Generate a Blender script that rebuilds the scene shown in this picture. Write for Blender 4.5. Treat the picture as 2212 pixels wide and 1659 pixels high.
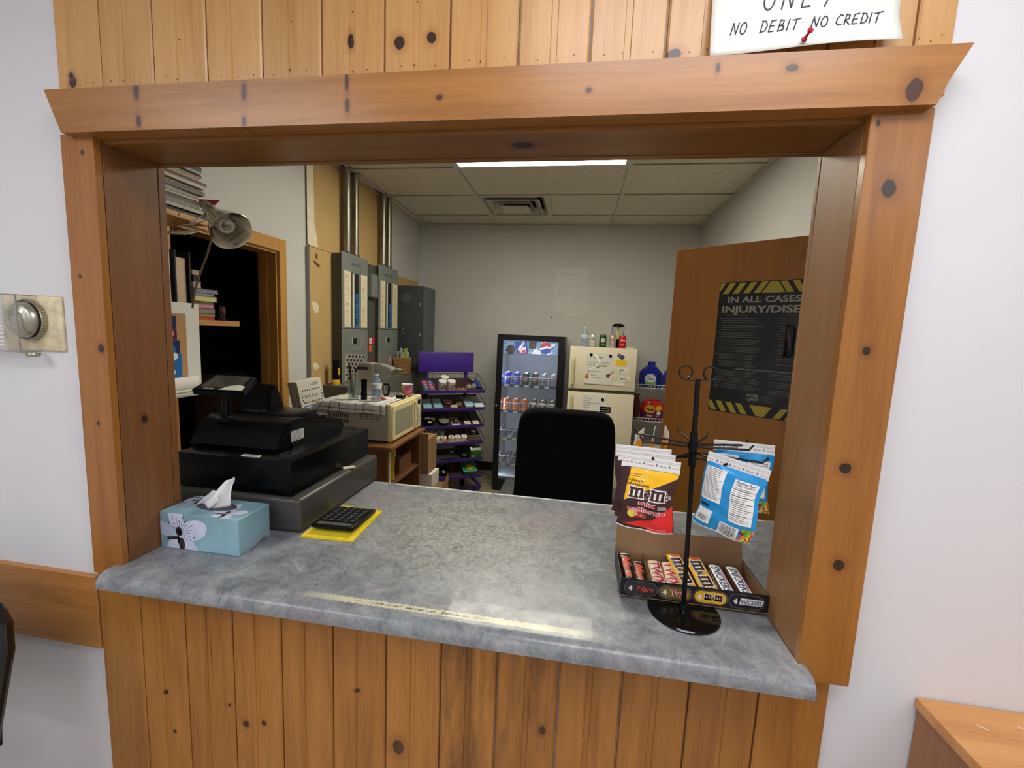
import bpy, bmesh, math, random
from mathutils import Vector, Matrix, Euler
random.seed(7)
S = bpy.context.scene
C = S.collection
for o in list(bpy.data.objects): bpy.data.objects.remove(o)

# ---------------------------------------------------------------- camera, world, exposure
cd = bpy.data.cameras.new('camera'); cam = bpy.data.objects.new('camera', cd); C.objects.link(cam)
CH, CD = 1.58, 0.87
yaw, pit, rol = -0.1493, 0.1187, 0.0433
def _R(a, b, c):
    ca, sa, cb, sb, cc, sc = math.cos(a), math.sin(a), math.cos(b), math.sin(b), math.cos(c), math.sin(c)
    Y = Matrix(((ca, -sa, 0), (sa, ca, 0), (0, 0, 1))); B = Matrix(((1, 0, 0), (0, 0, -1), (0, 1, 0)))
    P = Matrix(((1, 0, 0), (0, cb, -sb), (0, sb, cb))); Q = Matrix(((cc, -sc, 0), (sc, cc, 0), (0, 0, 1)))
    return Q @ P @ B @ Y
_r = _R(yaw, pit, rol)
right, down, fwd = Vector(_r[0]), Vector(_r[1]), Vector(_r[2])
_m = Matrix((right, -down, -fwd)).transposed().to_4x4(); _m.translation = (0, -CD, CH)
cam.matrix_world = _m
cd.sensor_fit = 'HORIZONTAL'; cd.sensor_width = 36.0; cd.lens = 918.43 / 2212 * 36.0
cd.clip_start = 0.02; cd.clip_end = 60
S.camera = cam
w = bpy.data.worlds.new('world'); S.world = w; w.use_nodes = True
w.node_tree.nodes['Background'].inputs[0].default_value = (0.05, 0.05, 0.055, 1)
w.node_tree.nodes['Background'].inputs[1].default_value = 0.3
S.view_settings.view_transform = 'Standard'; S.view_settings.look = 'None'
S.view_settings.gamma = 1; S.view_settings.use_curve_mapping = False
S.view_settings.exposure = 0.0
FRONT_LIGHT = 10.3      # luminance of the ceiling fixtures in the public room
BACK_LIGHT = 21.0       # luminance of the fixture in the office

# ---------------------------------------------------------------- materials
def lin(c):
    return tuple(((x / 255) / 12.92 if x / 255 <= .04045 else ((x / 255 + .055) / 1.055) ** 2.4) for x in c)
MATS = {}
def nt(m): return m.node_tree.nodes, m.node_tree.links
def M(key, rgb=(128, 128, 128), rough=.5, metal=0., var=.05, scale=6., bump=0., bscale=60., coat=0., trans=0., emit=0., ior=1.45, spec=.5, alpha=1., stretch=None):
    if key in MATS: return MATS[key]
    m = bpy.data.materials.new(key); m.use_nodes = True; N, L = nt(m); b = N['Principled BSDF']
    c = lin(rgb)
    tc = N.new('ShaderNodeTexCoord'); no = N.new('ShaderNodeTexNoise'); no.inputs['Scale'].default_value = scale; no.inputs['Detail'].default_value = 4
    src = tc.outputs['Object']
    if stretch:
        mp = N.new('ShaderNodeMapping'); mp.inputs['Scale'].default_value = stretch; L.new(src, mp.inputs[0]); src = mp.outputs[0]
    L.new(src, no.inputs['Vector'])
    rp = N.new('ShaderNodeValToRGB')
    rp.color_ramp.elements[0].position = .3; rp.color_ramp.elements[1].position = .7
    rp.color_ramp.elements[0].color = (*[x * (1 - var * 1.6) for x in c], 1); rp.color_ramp.elements[1].color = (*[min(1, x * (1 + var)) for x in c], 1)
    L.new(no.outputs[0], rp.inputs[0]); L.new(rp.outputs[0], b.inputs['Base Color'])
    b.inputs['Roughness'].default_value = rough; b.inputs['Metallic'].default_value = metal
    b.inputs['Coat Weight'].default_value = coat; b.inputs['Coat Roughness'].default_value = .08
    b.inputs['Transmission Weight'].default_value = trans; b.inputs['IOR'].default_value = ior
    b.inputs['Specular IOR Level'].default_value = spec; b.inputs['Alpha'].default_value = alpha
    if emit:
        L.new(rp.outputs[0], b.inputs['Emission Color']); b.inputs['Emission Strength'].default_value = emit
    if bump:
        n2 = N.new('ShaderNodeTexNoise'); n2.inputs['Scale'].default_value = bscale; n2.inputs['Detail'].default_value = 3
        L.new(src, n2.inputs['Vector'])
        bp = N.new('ShaderNodeBump'); bp.inputs['Strength'].default_value = bump; bp.inputs['Distance'].default_value = .002
        L.new(n2.outputs[0], bp.inputs['Height']); L.new(bp.outputs[0], b.inputs['Normal'])
    MATS[key] = m
    return m
def thin(key, rgb=(235, 240, 242), opac=.12, rough=.06):
    """thin clear film or glass: mostly see-through with a glossy reflection"""
    if key in MATS: return MATS[key]
    m = bpy.data.materials.new(key); m.use_nodes = True; N, L = nt(m); N.remove(N['Principled BSDF'])
    tr = N.new('ShaderNodeBsdfTransparent'); tr.inputs[0].default_value = (*[q ** .3 for q in lin(rgb)], 1)
    gl = N.new('ShaderNodeBsdfGlossy'); gl.inputs['Roughness'].default_value = rough
    df = N.new('ShaderNodeBsdfDiffuse'); df.inputs[0].default_value = (*lin(rgb), 1)
    lw = N.new('ShaderNodeLayerWeight'); lw.inputs[0].default_value = .5; pw = N.new('ShaderNodeMath'); pw.operation = 'POWER'; pw.inputs[1].default_value = 4.; L.new(lw.outputs['Facing'], pw.inputs[0])
    fr = N.new('ShaderNodeMath'); fr.operation = 'MULTIPLY_ADD'; fr.inputs[1].default_value = .7; fr.inputs[2].default_value = .04; L.new(pw.outputs[0], fr.inputs[0])
    a = N.new('ShaderNodeMixShader'); a.inputs[0].default_value = opac; L.new(tr.outputs[0], a.inputs[1]); L.new(df.outputs[0], a.inputs[2])
    x = N.new('ShaderNodeMixShader'); L.new(fr.outputs[0], x.inputs[0]); L.new(a.outputs[0], x.inputs[1]); L.new(gl.outputs[0], x.inputs[2])
    L.new(x.outputs[0], N['Material Output'].inputs[0])
    MATS[key] = m
    return m
def wood(key, light, dark, axis='z', freq=26., rough=.38, knots=(), knot_rgb=(42, 24, 17), objvar=.12, coat=.15, stain=None, streak=.55):
    """pine: long grain along one axis, ring-like figure and round knots at given world points (x,y,z,r_across,r_along)"""
    if key in MATS: return MATS[key]
    m = bpy.data.materials.new(key); m.use_nodes = True; N, L = nt(m); b = N['Principled BSDF']
    tc = N.new('ShaderNodeTexCoord'); mp = N.new('ShaderNodeMapping')
    sc = {'x': (.06, 1, 1), 'y': (1, .06, 1), 'z': (1, 1, .06)}[axis]
    mp.inputs['Scale'].default_value = sc; L.new(tc.outputs['Object'], mp.inputs[0])
    oi = N.new('ShaderNodeObjectInfo')
    ad = N.new('ShaderNodeVectorMath'); ad.operation = 'ADD'
    cb = N.new('ShaderNodeCombineXYZ'); mu = N.new('ShaderNodeMath'); mu.operation = 'MULTIPLY'; mu.inputs[1].default_value = 9.
    L.new(oi.outputs['Random'], mu.inputs[0])
    for i in range(3): L.new(mu.outputs[0], cb.inputs[i])
    L.new(mp.outputs[0], ad.inputs[0]); L.new(cb.outputs[0], ad.inputs[1])
    n1 = N.new('ShaderNodeTexNoise'); n1.inputs['Scale'].default_value = freq; n1.inputs['Detail'].default_value = 6; n1.inputs['Roughness'].default_value = .62; n1.inputs['Distortion'].default_value = .8
    L.new(ad.outputs[0], n1.inputs['Vector'])
    n2 = N.new('ShaderNodeTexNoise'); n2.inputs['Scale'].default_value = freq * 9; n2.inputs['Detail'].default_value = 2; L.new(ad.outputs[0], n2.inputs['Vector'])
    mx = N.new('ShaderNodeMath'); mx.operation = 'MULTIPLY_ADD'; mx.inputs[1].default_value = .3; L.new(n2.outputs[0], mx.inputs[0]); L.new(n1.outputs[0], mx.inputs[2])
    rp = N.new('ShaderNodeValToRGB'); e = rp.color_ramp.elements
    e[0].position = .40; e[1].position = .86; e[0].color = (*lin(dark), 1); e[1].color = (*lin(light), 1)
    k = rp.color_ramp.elements.new(.40 + .46 * streak); k.color = (*[a * .35 + c * .65 for a, c in zip(lin(dark), lin(light))], 1)
    L.new(mx.outputs[0], rp.inputs[0])
    hv = N.new('ShaderNodeHueSaturation'); mr = N.new('ShaderNodeMapRange'); mr.inputs[3].default_value = 1 - objvar; mr.inputs[4].default_value = 1 + objvar
    L.new(oi.outputs['Random'], mr.inputs[0]); L.new(mr.outputs[0], hv.inputs['Value']); L.new(rp.outputs[0], hv.inputs['Color'])
    col = hv.outputs[0]
    def mixin(fac, rgb):
        nonlocal col
        mm = N.new('ShaderNodeMix'); mm.data_type = 'RGBA'; L.new(fac, mm.inputs[0]); L.new(col, mm.inputs[6]); mm.inputs[7].default_value = (*lin(rgb), 1); col = mm.outputs[2]
    wob = N.new('ShaderNodeTexNoise'); wob.inputs['Scale'].default_value = 55; wob.inputs['Detail'].default_value = 2; L.new(tc.outputs['Object'], wob.inputs[0])
    for kn in knots:
        x, y, z, ra, rl = kn[:5]
        v = N.new('ShaderNodeVectorMath'); v.operation = 'SUBTRACT'; v.inputs[1].default_value = (x, y, z); L.new(tc.outputs['Object'], v.inputs[0])
        v2 = N.new('ShaderNodeVectorMath'); v2.operation = 'MULTIPLY'; s3 = [1 / ra] * 3; s3['xyz'.index(axis)] = 1 / rl
        if len(kn) > 5: s3['xyz'.index(kn[5])] = 0.
        v2.inputs[1].default_value = s3; L.new(v.outputs[0], v2.inputs[0])
        le = N.new('ShaderNodeVectorMath'); le.operation = 'LENGTH'; L.new(v2.outputs[0], le.inputs[0])
        aw = N.new('ShaderNodeMath'); aw.operation = 'MULTIPLY_ADD'; aw.inputs[1].default_value = .7; L.new(wob.outputs[0], aw.inputs[0]); L.new(le.outputs['Value'], aw.inputs[2])
        r2 = N.new('ShaderNodeMapRange'); r2.inputs[1].default_value = 1.28; r2.inputs[2].default_value = 1.42; r2.inputs[3].default_value = .96; r2.inputs[4].default_value = 0.; L.new(aw.outputs[0], r2.inputs[0])
        r3 = N.new('ShaderNodeMapRange'); r3.inputs[1].default_value = 1.2; r3.inputs[2].default_value = 2.8; r3.inputs[3].default_value = .55; r3.inputs[4].default_value = 0.; L.new(aw.outputs[0], r3.inputs[0])
        mixin(r3.outputs[0], tuple(int(q * f_) for q, f_ in zip(dark, (.82, .72, .62)))); mixin(r2.outputs[0], knot_rgb)
    if stain:     # (x0, x1, rgb, strength): old handling grime on the boards between x0 and x1, ragged edges
        sx = N.new('ShaderNodeSeparateXYZ'); L.new(tc.outputs['Object'], sx.inputs[0])
        for (x0, x1, rgb, st) in stain:
            ns = N.new('ShaderNodeTexNoise'); ns.inputs['Scale'].default_value = 5; ns.inputs['Detail'].default_value = 8; ns.inputs['Roughness'].default_value = .7
            sm = N.new('ShaderNodeMapping'); sm.inputs['Scale'].default_value = (3, 1, .5); L.new(tc.outputs['Object'], sm.inputs[0]); L.new(sm.outputs[0], ns.inputs[0])
            a = N.new('ShaderNodeMath'); a.operation = 'GREATER_THAN'; a.inputs[1].default_value = x0; L.new(sx.outputs[0], a.inputs[0])
            c2 = N.new('ShaderNodeMath'); c2.operation = 'LESS_THAN'; c2.inputs[1].default_value = x1; L.new(sx.outputs[0], c2.inputs[0])
            p = N.new('ShaderNodeMath'); p.operation = 'MULTIPLY'; L.new(a.outputs[0], p.inputs[0]); L.new(c2.outputs[0], p.inputs[1])
            r4 = N.new('ShaderNodeMapRange'); r4.inputs[1].default_value = .38; r4.inputs[2].default_value = .68; r4.inputs[4].default_value = st; L.new(ns.outputs[0], r4.inputs[0])
            q = N.new('ShaderNodeMath'); q.operation = 'MULTIPLY'; L.new(p.outputs[0], q.inputs[0]); L.new(r4.outputs[0], q.inputs[1])
            mixin(q.outputs[0], rgb)
    L.new(col, b.inputs['Base Color'])
    b.inputs['Roughness'].default_value = rough; b.inputs['Coat Weight'].default_value = coat; b.inputs['Coat Roughness'].default_value = .25
    bp = N.new('ShaderNodeBump'); bp.inputs['Strength'].default_value = .12; bp.inputs['Distance'].default_value = .001
    L.new(mx.outputs[0], bp.inputs['Height']); L.new(bp.outputs[0], b.inputs['Normal'])
    MATS[key] = m
    return m

# ---------------------------------------------------------------- geometry helpers
I4 = Matrix.Identity(4)
def TR(x, y, z, rz=0, rx=0, ry=0): return Matrix.Translation((x, y, z)) @ Euler((rx, ry, rz)).to_matrix().to_4x4()
class G:
    """collects shapes; build() links them as one mesh object"""
    def __init__(s): s.bm = bmesh.new(); s.mi = 0
    def fs(s, faces):
        for f in faces: f.material_index = s.mi
    def poly(s, pts, X=I4):
        f = s.bm.faces.new([s.bm.verts.new(X @ Vector(p)) for p in pts]); s.fs([f]); return s
    def box(s, x0, x1, y0, y1, z0, z1, b=0., X=I4, seg=1):
        v = [s.bm.verts.new(X @ Vector(p)) for p in ((x0, y0, z0), (x1, y0, z0), (x1, y1, z0), (x0, y1, z0), (x0, y0, z1), (x1, y0, z1), (x1, y1, z1), (x0, y1, z1))]
        fc = [s.bm.faces.new([v[i] for i in q]) for q in ((3, 2, 1, 0), (4, 5, 6, 7), (0, 1, 5, 4), (1, 2, 6, 5), (2, 3, 7, 6), (3, 0, 4, 7))]
        s.fs(fc)
        if b > 0:
            ed = list({e for f in fc for e in f.edges})
            r = bmesh.ops.bevel(s.bm, geom=ed, offset=b, segments=seg, affect='EDGES', profile=.5)
            s.fs(r['faces'])
        return s
    def ring(s, c, ax, r, seg, ph=0., sq=1.):
        ax = Vector(ax).normalized(); u = ax.orthogonal().normalized()
        if abs(ax.z) > .95: u = Vector((1, 0, 0))
        v = ax.cross(u)
        return [s.bm.verts.new(Vector(c) + (u * math.cos(ph + 2 * math.pi * i / seg) + v * sq * math.sin(ph + 2 * math.pi * i / seg)) * r) for i in range(seg)]
    def skin(s, rings, closed=False, caps=True):
        fc = []
        n = len(rings[0]); prs = list(zip(rings, rings[1:])) + ([(rings[-1], rings[0])] if closed else [])
        for a, b in prs:
            for i in range(n): fc.append(s.bm.faces.new((a[i], a[(i + 1) % n], b[(i + 1) % n], b[i])))
        if caps and not closed: fc.append(s.bm.faces.new(list(reversed(rings[0])))); fc.append(s.bm.faces.new(rings[-1]))
        s.fs(fc); return s
    def cyl(s, p0, p1, r0, r1=None, seg=16, caps=True):
        d = Vector(p1) - Vector(p0); r1 = r0 if r1 is None else r1
        return s.skin([s.ring(p0, d, r0, seg), s.ring(p1, d, r1, seg)], caps=caps)
    def tube(s, pts, r, seg=8, closed=False):
        P = [Vector(p) for p in pts]; n = len(P); rings = []; u = None
        for i in range(n):
            a = P[i - 1] if (i or closed) else P[0]; b = P[(i + 1) % n] if (i < n - 1 or closed) else P[-1]
            t = (b - a).normalized()
            if u is None: u = t.orthogonal().normalized()
            u = (u - t * u.dot(t)); u = u.normalized() if u.length > 1e-6 else t.orthogonal().normalized()
            v = t.cross(u); rr = r[i] if isinstance(r, (list, tuple)) else r
            rings.append([s.bm.verts.new(P[i] + (u * math.cos(2 * math.pi * k / seg) + v * math.sin(2 * math.pi * k / seg)) * rr) for k in range(seg)])
        return s.skin(rings, closed=closed)
    def lathe(s, prof, seg=24, X=I4, sx=1., sy=1., mats=None):
        rings = []
        for (r, z) in prof:
            rings.append([s.bm.verts.new(X @ Vector((r * sx * math.cos(2 * math.pi * i / seg), r * sy * math.sin(2 * math.pi * i / seg), z))) for i in range(seg)])
        m0 = s.mi
        for k in range(len(rings) - 1):
            if mats: s.mi = mats[k]
            a, b = rings[k], rings[k + 1]
            s.fs([s.bm.faces.new((a[i], a[(i + 1) % seg], b[(i + 1) % seg], b[i])) for i in range(seg)])
        if prof[0][0] > 1e-4:
            if mats: s.mi = mats[0]
            s.fs([s.bm.faces.new(list(reversed(rings[0])))])
        if prof[-1][0] > 1e-4:
            if mats: s.mi = mats[-1]
            s.fs([s.bm.faces.new(rings[-1])])
        s.mi = m0
        return s
    def prism(s, pts, h0, h1, axis='z', X=I4):
        f = {'z': lambda p, h: (p[0], p[1], h), 'y': lambda p, h: (p[0], h, p[1]), 'x': lambda p, h: (h, p[0], p[1])}[axis]
        a = [s.bm.verts.new(X @ Vector(f(p, h0))) for p in pts]; b = [s.bm.verts.new(X @ Vector(f(p, h1))) for p in pts]
        n = len(pts); fc = [s.bm.faces.new((a[i], a[(i + 1) % n], b[(i + 1) % n], b[i])) for i in range(n)]
        fc += [s.bm.faces.new(list(reversed(a))), s.bm.faces.new(b)]
        s.fs(fc); bmesh.ops.recalc_face_normals(s.bm, faces=fc); return s
    def sph(s, c, r, seg=14, rings=8, X=I4):
        r = r if isinstance(r, (tuple, list)) else (r, r, r); rg = []
        pr = [(max(math.sin(math.pi * k / rings), 1e-3), -math.cos(math.pi * k / rings)) for k in range(rings + 1)]
        for (q, z) in pr: rg.append([s.bm.verts.new(X @ Vector((c[0] + r[0] * q * math.cos(2 * math.pi * i / seg), c[1] + r[1] * q * math.sin(2 * math.pi * i / seg), c[2] + r[2] * z))) for i in range(seg)])
        return s.skin(rg)
    def grid(s, fn, nu, nv, closed_u=False):
        V = [[s.bm.verts.new(Vector(fn(i / nu, j / nv))) for i in range(nu + 1)] for j in range(nv + 1)]
        s.fs([s.bm.faces.new((V[j][i], V[j][i + 1], V[j + 1][i + 1], V[j + 1][i])) for j in range(nv) for i in range(nu)])
        return s
    def build(s, name, mats, parent=None, sharp=32, label=None, recalc=True):
        if recalc: bmesh.ops.recalc_face_normals(s.bm, faces=s.bm.faces)
        for e in s.bm.edges:
            if len(e.link_faces) == 2 and e.calc_face_angle(0) > math.radians(sharp): e.smooth = False
        for f in s.bm.faces: f.smooth = True
        me = bpy.data.meshes.new(name); s.bm.to_mesh(me); s.bm.free()
        for m in (mats if isinstance(mats, (list, tuple)) else [mats]): me.materials.append(m)
        o = bpy.data.objects.new(name, me); C.objects.link(o)
        if parent: o.parent = parent
        if label: o['label'] = label
        return o
def tag(o, label, cat, group=None, kind=None):
    o['label'] = label
    if cat: o['category'] = cat
    if group: o['group'] = group
    if kind: o['kind'] = kind
    return o
def st(o, label=None):
    o['kind'] = 'structure'
    if label: o['label'] = label
    return o
def thing(name, label, cat, loc=(0, 0, 0), rz=0., group=None, rot=None):
    o = bpy.data.objects.new(name, None); C.objects.link(o); o.location = loc; o.rotation_euler = rot if rot else (0, 0, rz); o.empty_display_size = .05
    return tag(o, label, cat, group)
def dup(root, loc=None, rz=None, label=None, group=None, scale=None):
    r = root.copy(); C.objects.link(r)
    if loc is not None: r.location = loc
    if rz is not None: r.rotation_euler = (r.rotation_euler[0], r.rotation_euler[1], rz)
    if label: r['label'] = label
    if group: r['group'] = group
    if scale: r.scale = scale
    for ch in list(root.children):
        c = ch.copy(); C.objects.link(c); c.parent = r
        for g in ch.children:
            d = g.copy(); C.objects.link(d); d.parent = c
    return r
_TX = {}
def tmesh(s, bold=0., shear=0., space=1.):
    """outline text as flat mesh data at cap size 1: (verts, faces, x0, x1, y0, y1)"""
    k = (s, bold, shear, space)
    if k in _TX: return _TX[k]
    cu = bpy.data.curves.new('t', 'FONT'); cu.body = s; cu.size = 1.; cu.offset = bold; cu.shear = shear; cu.space_character = space; cu.resolution_u = 3
    ob = bpy.data.objects.new('t', cu); C.objects.link(ob)
    me = bpy.data.meshes.new_from_object(ob.evaluated_get(bpy.context.evaluated_depsgraph_get()))
    vs = [(v.co.x, v.co.y) for v in me.vertices]; fs = [tuple(p.vertices) for p in me.polygons]
    bpy.data.objects.remove(ob); bpy.data.curves.remove(cu); bpy.data.meshes.remove(me)
    xs = [v[0] for v in vs] or [0]; ys = [v[1] for v in vs] or [0]
    _TX[k] = (vs, fs, min(xs), max(xs), min(ys), max(ys)); return _TX[k]
class P:
    """flat print: coloured shapes in 2-D laid onto a surface"""
    def __init__(s): s.it = []
    def raw(s, vs, fs, mat, lay): s.it.append((vs, fs, mat, lay)); return s
    def rect(s, x0, y0, x1, y1, mat, lay=0): return s.raw([(x0, y0), (x1, y0), (x1, y1), (x0, y1)], [(0, 1, 2, 3)], mat, lay)
    def poly(s, pts, mat, lay=0): return s.raw(list(pts), [tuple(range(len(pts)))], mat, lay)
    def ell(s, x, y, rx, ry, mat, lay=0, n=24, a0=0., rot=0.):
        c, q = math.cos(rot), math.sin(rot)
        pts = [(rx * math.cos(2 * math.pi * i / n), ry * math.sin(2 * math.pi * i / n)) for i in range(n)]
        return s.poly([(x + a * c - b * q, y + a * q + b * c) for a, b in pts], mat, lay)
    def stad(s, x0, y0, x1, y1, mat, lay=0):
        r = (y1 - y0) / 2; pts = [(x1 - r + r * math.sin(math.pi * i / 10), y0 + r - r * math.cos(math.pi * i / 10)) for i in range(11)] + [(x0 + r - r * math.sin(math.pi * i / 10), y0 + r + r * math.cos(math.pi * i / 10)) for i in range(11)]
        return s.poly(pts, mat, lay)
    def line(s, pts, w, mat, lay=0):
        vs, fs = [], []
        for a, b in zip(pts, pts[1:]):
            dx, dy = b[0] - a[0], b[1] - a[1]; l = math.hypot(dx, dy) or 1; nx, ny = -dy / l * w / 2, dx / l * w / 2; ex, ey = dx / l * w * .3, dy / l * w * .3
            k = len(vs); vs += [(a[0] - ex - nx, a[1] - ey - ny), (b[0] + ex - nx, b[1] + ey - ny), (b[0] + ex + nx, b[1] + ey + ny), (a[0] - ex + nx, a[1] - ey + ny)]; fs.append((k, k + 1, k + 2, k + 3))
        return s.raw(vs, fs, mat, lay)
    def text(s, t, x, y, h, mat, lay=1, bold=0., shear=0., al='c', w=None, rot=0., space=1.):
        vs, fs, x0, x1, y0, y1 = tmesh(t, bold, shear, space)
        if not vs: return s
        k = h / .73; kx = (w / max(1e-6, x1 - x0)) if w else k
        ox = {'c': -(x0 + x1) / 2, 'l': -x0, 'r': -x1}[al]; c, q = math.cos(rot), math.sin(rot)
        out = []
        for a, b in vs:
            a = (a + ox) * kx; b = b * k; out.append((x + a * c - b * q, y + a * q + b * c))
        return s.raw(out, fs, mat, lay)
    def build(s, name, parent, fn, cuts=None, lift=.0004, step=.00025, label=None):
        mats = []; bm = bmesh.new()
        for vs, fs, mat, lay in s.it:
            if mat not in mats: mats.append(mat)
            V = [bm.verts.new((a, b, lay)) for a, b in vs]
            for f in fs:
                try: fc = bm.faces.new([V[i] for i in f]); fc.material_index = mats.index(mat)
                except ValueError: pass
        if cuts:
            for ax, vals in zip((Vector((1, 0, 0)), Vector((0, 1, 0))), cuts):
                for v in vals: bmesh.ops.bisect_plane(bm, geom=bm.verts[:] + bm.edges[:] + bm.faces[:], plane_co=ax * v, plane_no=ax)
        for v in bm.verts: v.co = Vector(fn(v.co.x, v.co.y, lift + step * v.co.z))
        me = bpy.data.meshes.new(name); bm.to_mesh(me); bm.free()
        for m in mats: me.materials.append(m)
        o = bpy.data.objects.new(name, me); C.objects.link(o); o.parent = parent
        if label: o['label'] = label
        return o
def plane_map(o, u, v):
    o, u, v = Vector(o), Vector(u).normalized(), Vector(v).normalized(); n = u.cross(v)
    return lambda a, b, h: o + u * a + v * b + n * h
def cyl_map(r, z0=0., a0=-math.pi / 2):
    """wrap: u is arc length from the front (-y), v the height"""
    return lambda a, b, h: Vector(((r + h) * math.cos(a0 + a / r), (r + h) * math.sin(a0 + a / r), z0 + b))
def lines(p, x0, x1, y, n, dy, w, mat, lay=1, jag=.3, seed=0):
    rr = random.Random(seed)
    for i in range(n): p.rect(x0, y - i * dy - w, x1 - (x1 - x0) * jag * rr.random(), y - i * dy, mat, lay)
    return p
# ================================================================ the setting
white_front = M('paint_white_front', (226, 226, 230), .55, var=.015, scale=3, bump=.05, bscale=180)
paint_back = M('paint_grey_back', (200, 199, 194), .6, var=.03, scale=2.2, bump=.04, bscale=150)
tan_board = M('board_tan', (190, 158, 104), .75, var=.05, scale=3, bump=.15, bscale=320)
black_base = M('vinyl_black', (18, 18, 19), .4, var=.1)
PL, PD = (222, 168, 104), (176, 112, 52)
UP_K = [(-1.192, .018, 2.113, .010, .012, 'y'), (-1.196, .018, 2.128, .006, .006, 'y'), (-.501, .018, 2.164, .006, .014, 'y'), (-.395, .018, 2.155, .011, .012, 'y'), (-.327, .018, 2.161, .009, .011, 'y'), (.144, .018, 2.106, .013, .009, 'y')]
HD_K = [(-.979, 0, 2.066, .016, .007, 'y'), (-.977, 0, 2.004, .012, .006, 'y'), (-.718, 0, 2.054, .015, .006, 'y'), (-.72, 0, 1.996, .010, .005, 'y'), (-.488, 0, 2.064, .016, .004, 'y'), (-.487, 0, 2.02, .014, .005, 'y'), (-.295, 0, 2.028, .005, .006, 'y'), (-.009, 0, 2.03, .005, .005, 'y'), (.213, 0, 2.058, .008, .004, 'y'), (.334, 0, 2.053, .006, .010, 'y'), (.526, 0, 2.01, .018, .012, 'y')]
CA_K = [(-1.156, 0, 1.951, .004, .005, 'y'), (-1.188, 0, 1.671, .004, .004, 'y'), (-1.143, 0, 1.501, .008, .010, 'y'), (-1.167, 0, 1.313, .004, .005, 'y'), (.521, 0, 1.86, .012, .014, 'y'), (.521, 0, 1.576, .007, .008, 'y'), (.514, 0, 1.353, .010, .010, 'y'), (.527, 0, 1.16, .010, .011, 'y'), (.49, 0, 1.968, .003, .006, 'y')]
LO_K = [(-.799, 0, .535, .008, .009, 'y'), (-.746, 0, .548, .006, .007, 'y'), (-.487, 0, .687, .007, .005, 'y'), (-.028, 0, .671, .008, .010, 'y'), (-1.038, 0, .58, .006, .006, 'y'), (-.894, 0, .71, .0022, .05, 'y'), (-1.016, 0, .469, .005, .005, 'y'), (-.845, 0, .581, .004, .004, 'y'), (-.378, 0, .555, .014, .02, 'y')]
pine_up = wood('pine_upper', (212, 164, 104), (188, 136, 76), 'z', 20, .36, UP_K, objvar=.07)
pine_lo = wood('pine_lower', (186, 128, 60), (142, 88, 34), 'z', 24, .36, LO_K, objvar=.12, stain=[(-.275, -.139, (70, 42, 20), .95), (-.139, .003, (96, 58, 26), .8), (.003, .141, (120, 76, 36), .45), (.141, .555, (136, 84, 36), .45), (-.552, -.275, (150, 100, 48), .3)])
pine_hd = wood('pine_header', (182, 126, 66), (148, 96, 46), 'x', 16, .33, HD_K, objvar=.0, knot_rgb=(72, 40, 31))
pine_ca = wood('pine_casing', (174, 116, 52), (140, 88, 36), 'z', 16, .33, CA_K, objvar=.05)
pine_jr = wood('pine_jamb_lit', (164, 120, 76), (134, 94, 56), 'z', 14, .5, [], objvar=0, coat=0)  # right jamb: paler greyish copy of the pine, the light on it put into the colour
pine_ja = wood('pine_jamb_shaded', (132, 86, 46), (104, 66, 34), 'z', 14, .48, [(-1.126, .08, 1.312, .008, .010, 'x')], objvar=.05)  # left jamb: same pine darkened, its shade put into the colour
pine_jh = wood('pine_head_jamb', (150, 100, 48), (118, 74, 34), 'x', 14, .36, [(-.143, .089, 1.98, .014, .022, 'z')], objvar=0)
pine_rl = wood('pine_rail', (190, 132, 68), (154, 98, 44), 'x', 12, .36, [], objvar=0)

XL, XR, YB, ZC = -1.81, 1.154, 3.807, 2.731
FX0, FX1, FY = -3.0, 2.7, -3.6
# wall between the rooms, with the serving opening
g = G()
g.box(FX0, -1.145, .032, .152, 0, ZC).box(.498, FX1, .032, .152, 0, ZC).box(-1.145, .498, .032, .152, 2.0, ZC).box(-1.145, .498, .032, .152, 0, .903)
wf = st(g.build('wall_front', white_front), 'white painted wall around the serving window')
# tongue-and-groove boards on the wall, above and below the opening
def plank(x0, x1, z0, z1, mat, groove=True, y=.018, th=.0135):
    e = .0016; c = .003
    pts = [(x0 + e, y + th), (x0 + e, y + c), (x0 + e + c, y)]
    if groove:
        xm = (x0 + x1) / 2; gw = .0055
        pts += [(xm - gw - .0015, y), (xm - gw, y + .003), (xm + gw, y + .003), (xm + gw + .0015, y)]
    pts += [(x1 - e - c, y), (x1 - e, y + c), (x1 - e, y + th)]
    g = G(); g.prism(pts, z0, z1, 'z'); return g.build('plank', mat, wf, sharp=20)
UX = [-1.235, -1.113, -.975, -.839, -.705, -.567, -.428, -.289, -.15, -.012, .128, .266, .404, .54, .60]
LX = [-1.232, -1.104, -.969, -.83, -.692, -.552, -.413, -.275, -.139, .003, .141, .283, .422, .555]
for i, (a, b) in enumerate(zip(UX, UX[1:])): plank(a, b, 2.02, ZC - .001, pine_up, 0 < i < 13)
for i, (a, b) in enumerate(zip(LX, LX[1:])): plank(a, b, 0.001, .916, pine_lo, 0 < i < 12)
g = G()
for i, (a, b) in enumerate(zip(UX, UX[1:])):
    for k in (.25, .5, .8):
        xx = a + (b - a) * k + random.uniform(-.01, .01); zz = 2.108 + random.uniform(-.004, .01); g.cyl((xx, .0172, zz), (xx, .0195, zz), .0011, seg=6)
for k in (2, 4, 5, 6, 8): g.cyl((UX[k] * .5 + UX[k + 1] * .5, .0195, 2.17 + .01 * k), (UX[k] * .5 + UX[k + 1] * .5, .022, 2.17 + .01 * k), .0013, seg=6)
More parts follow.
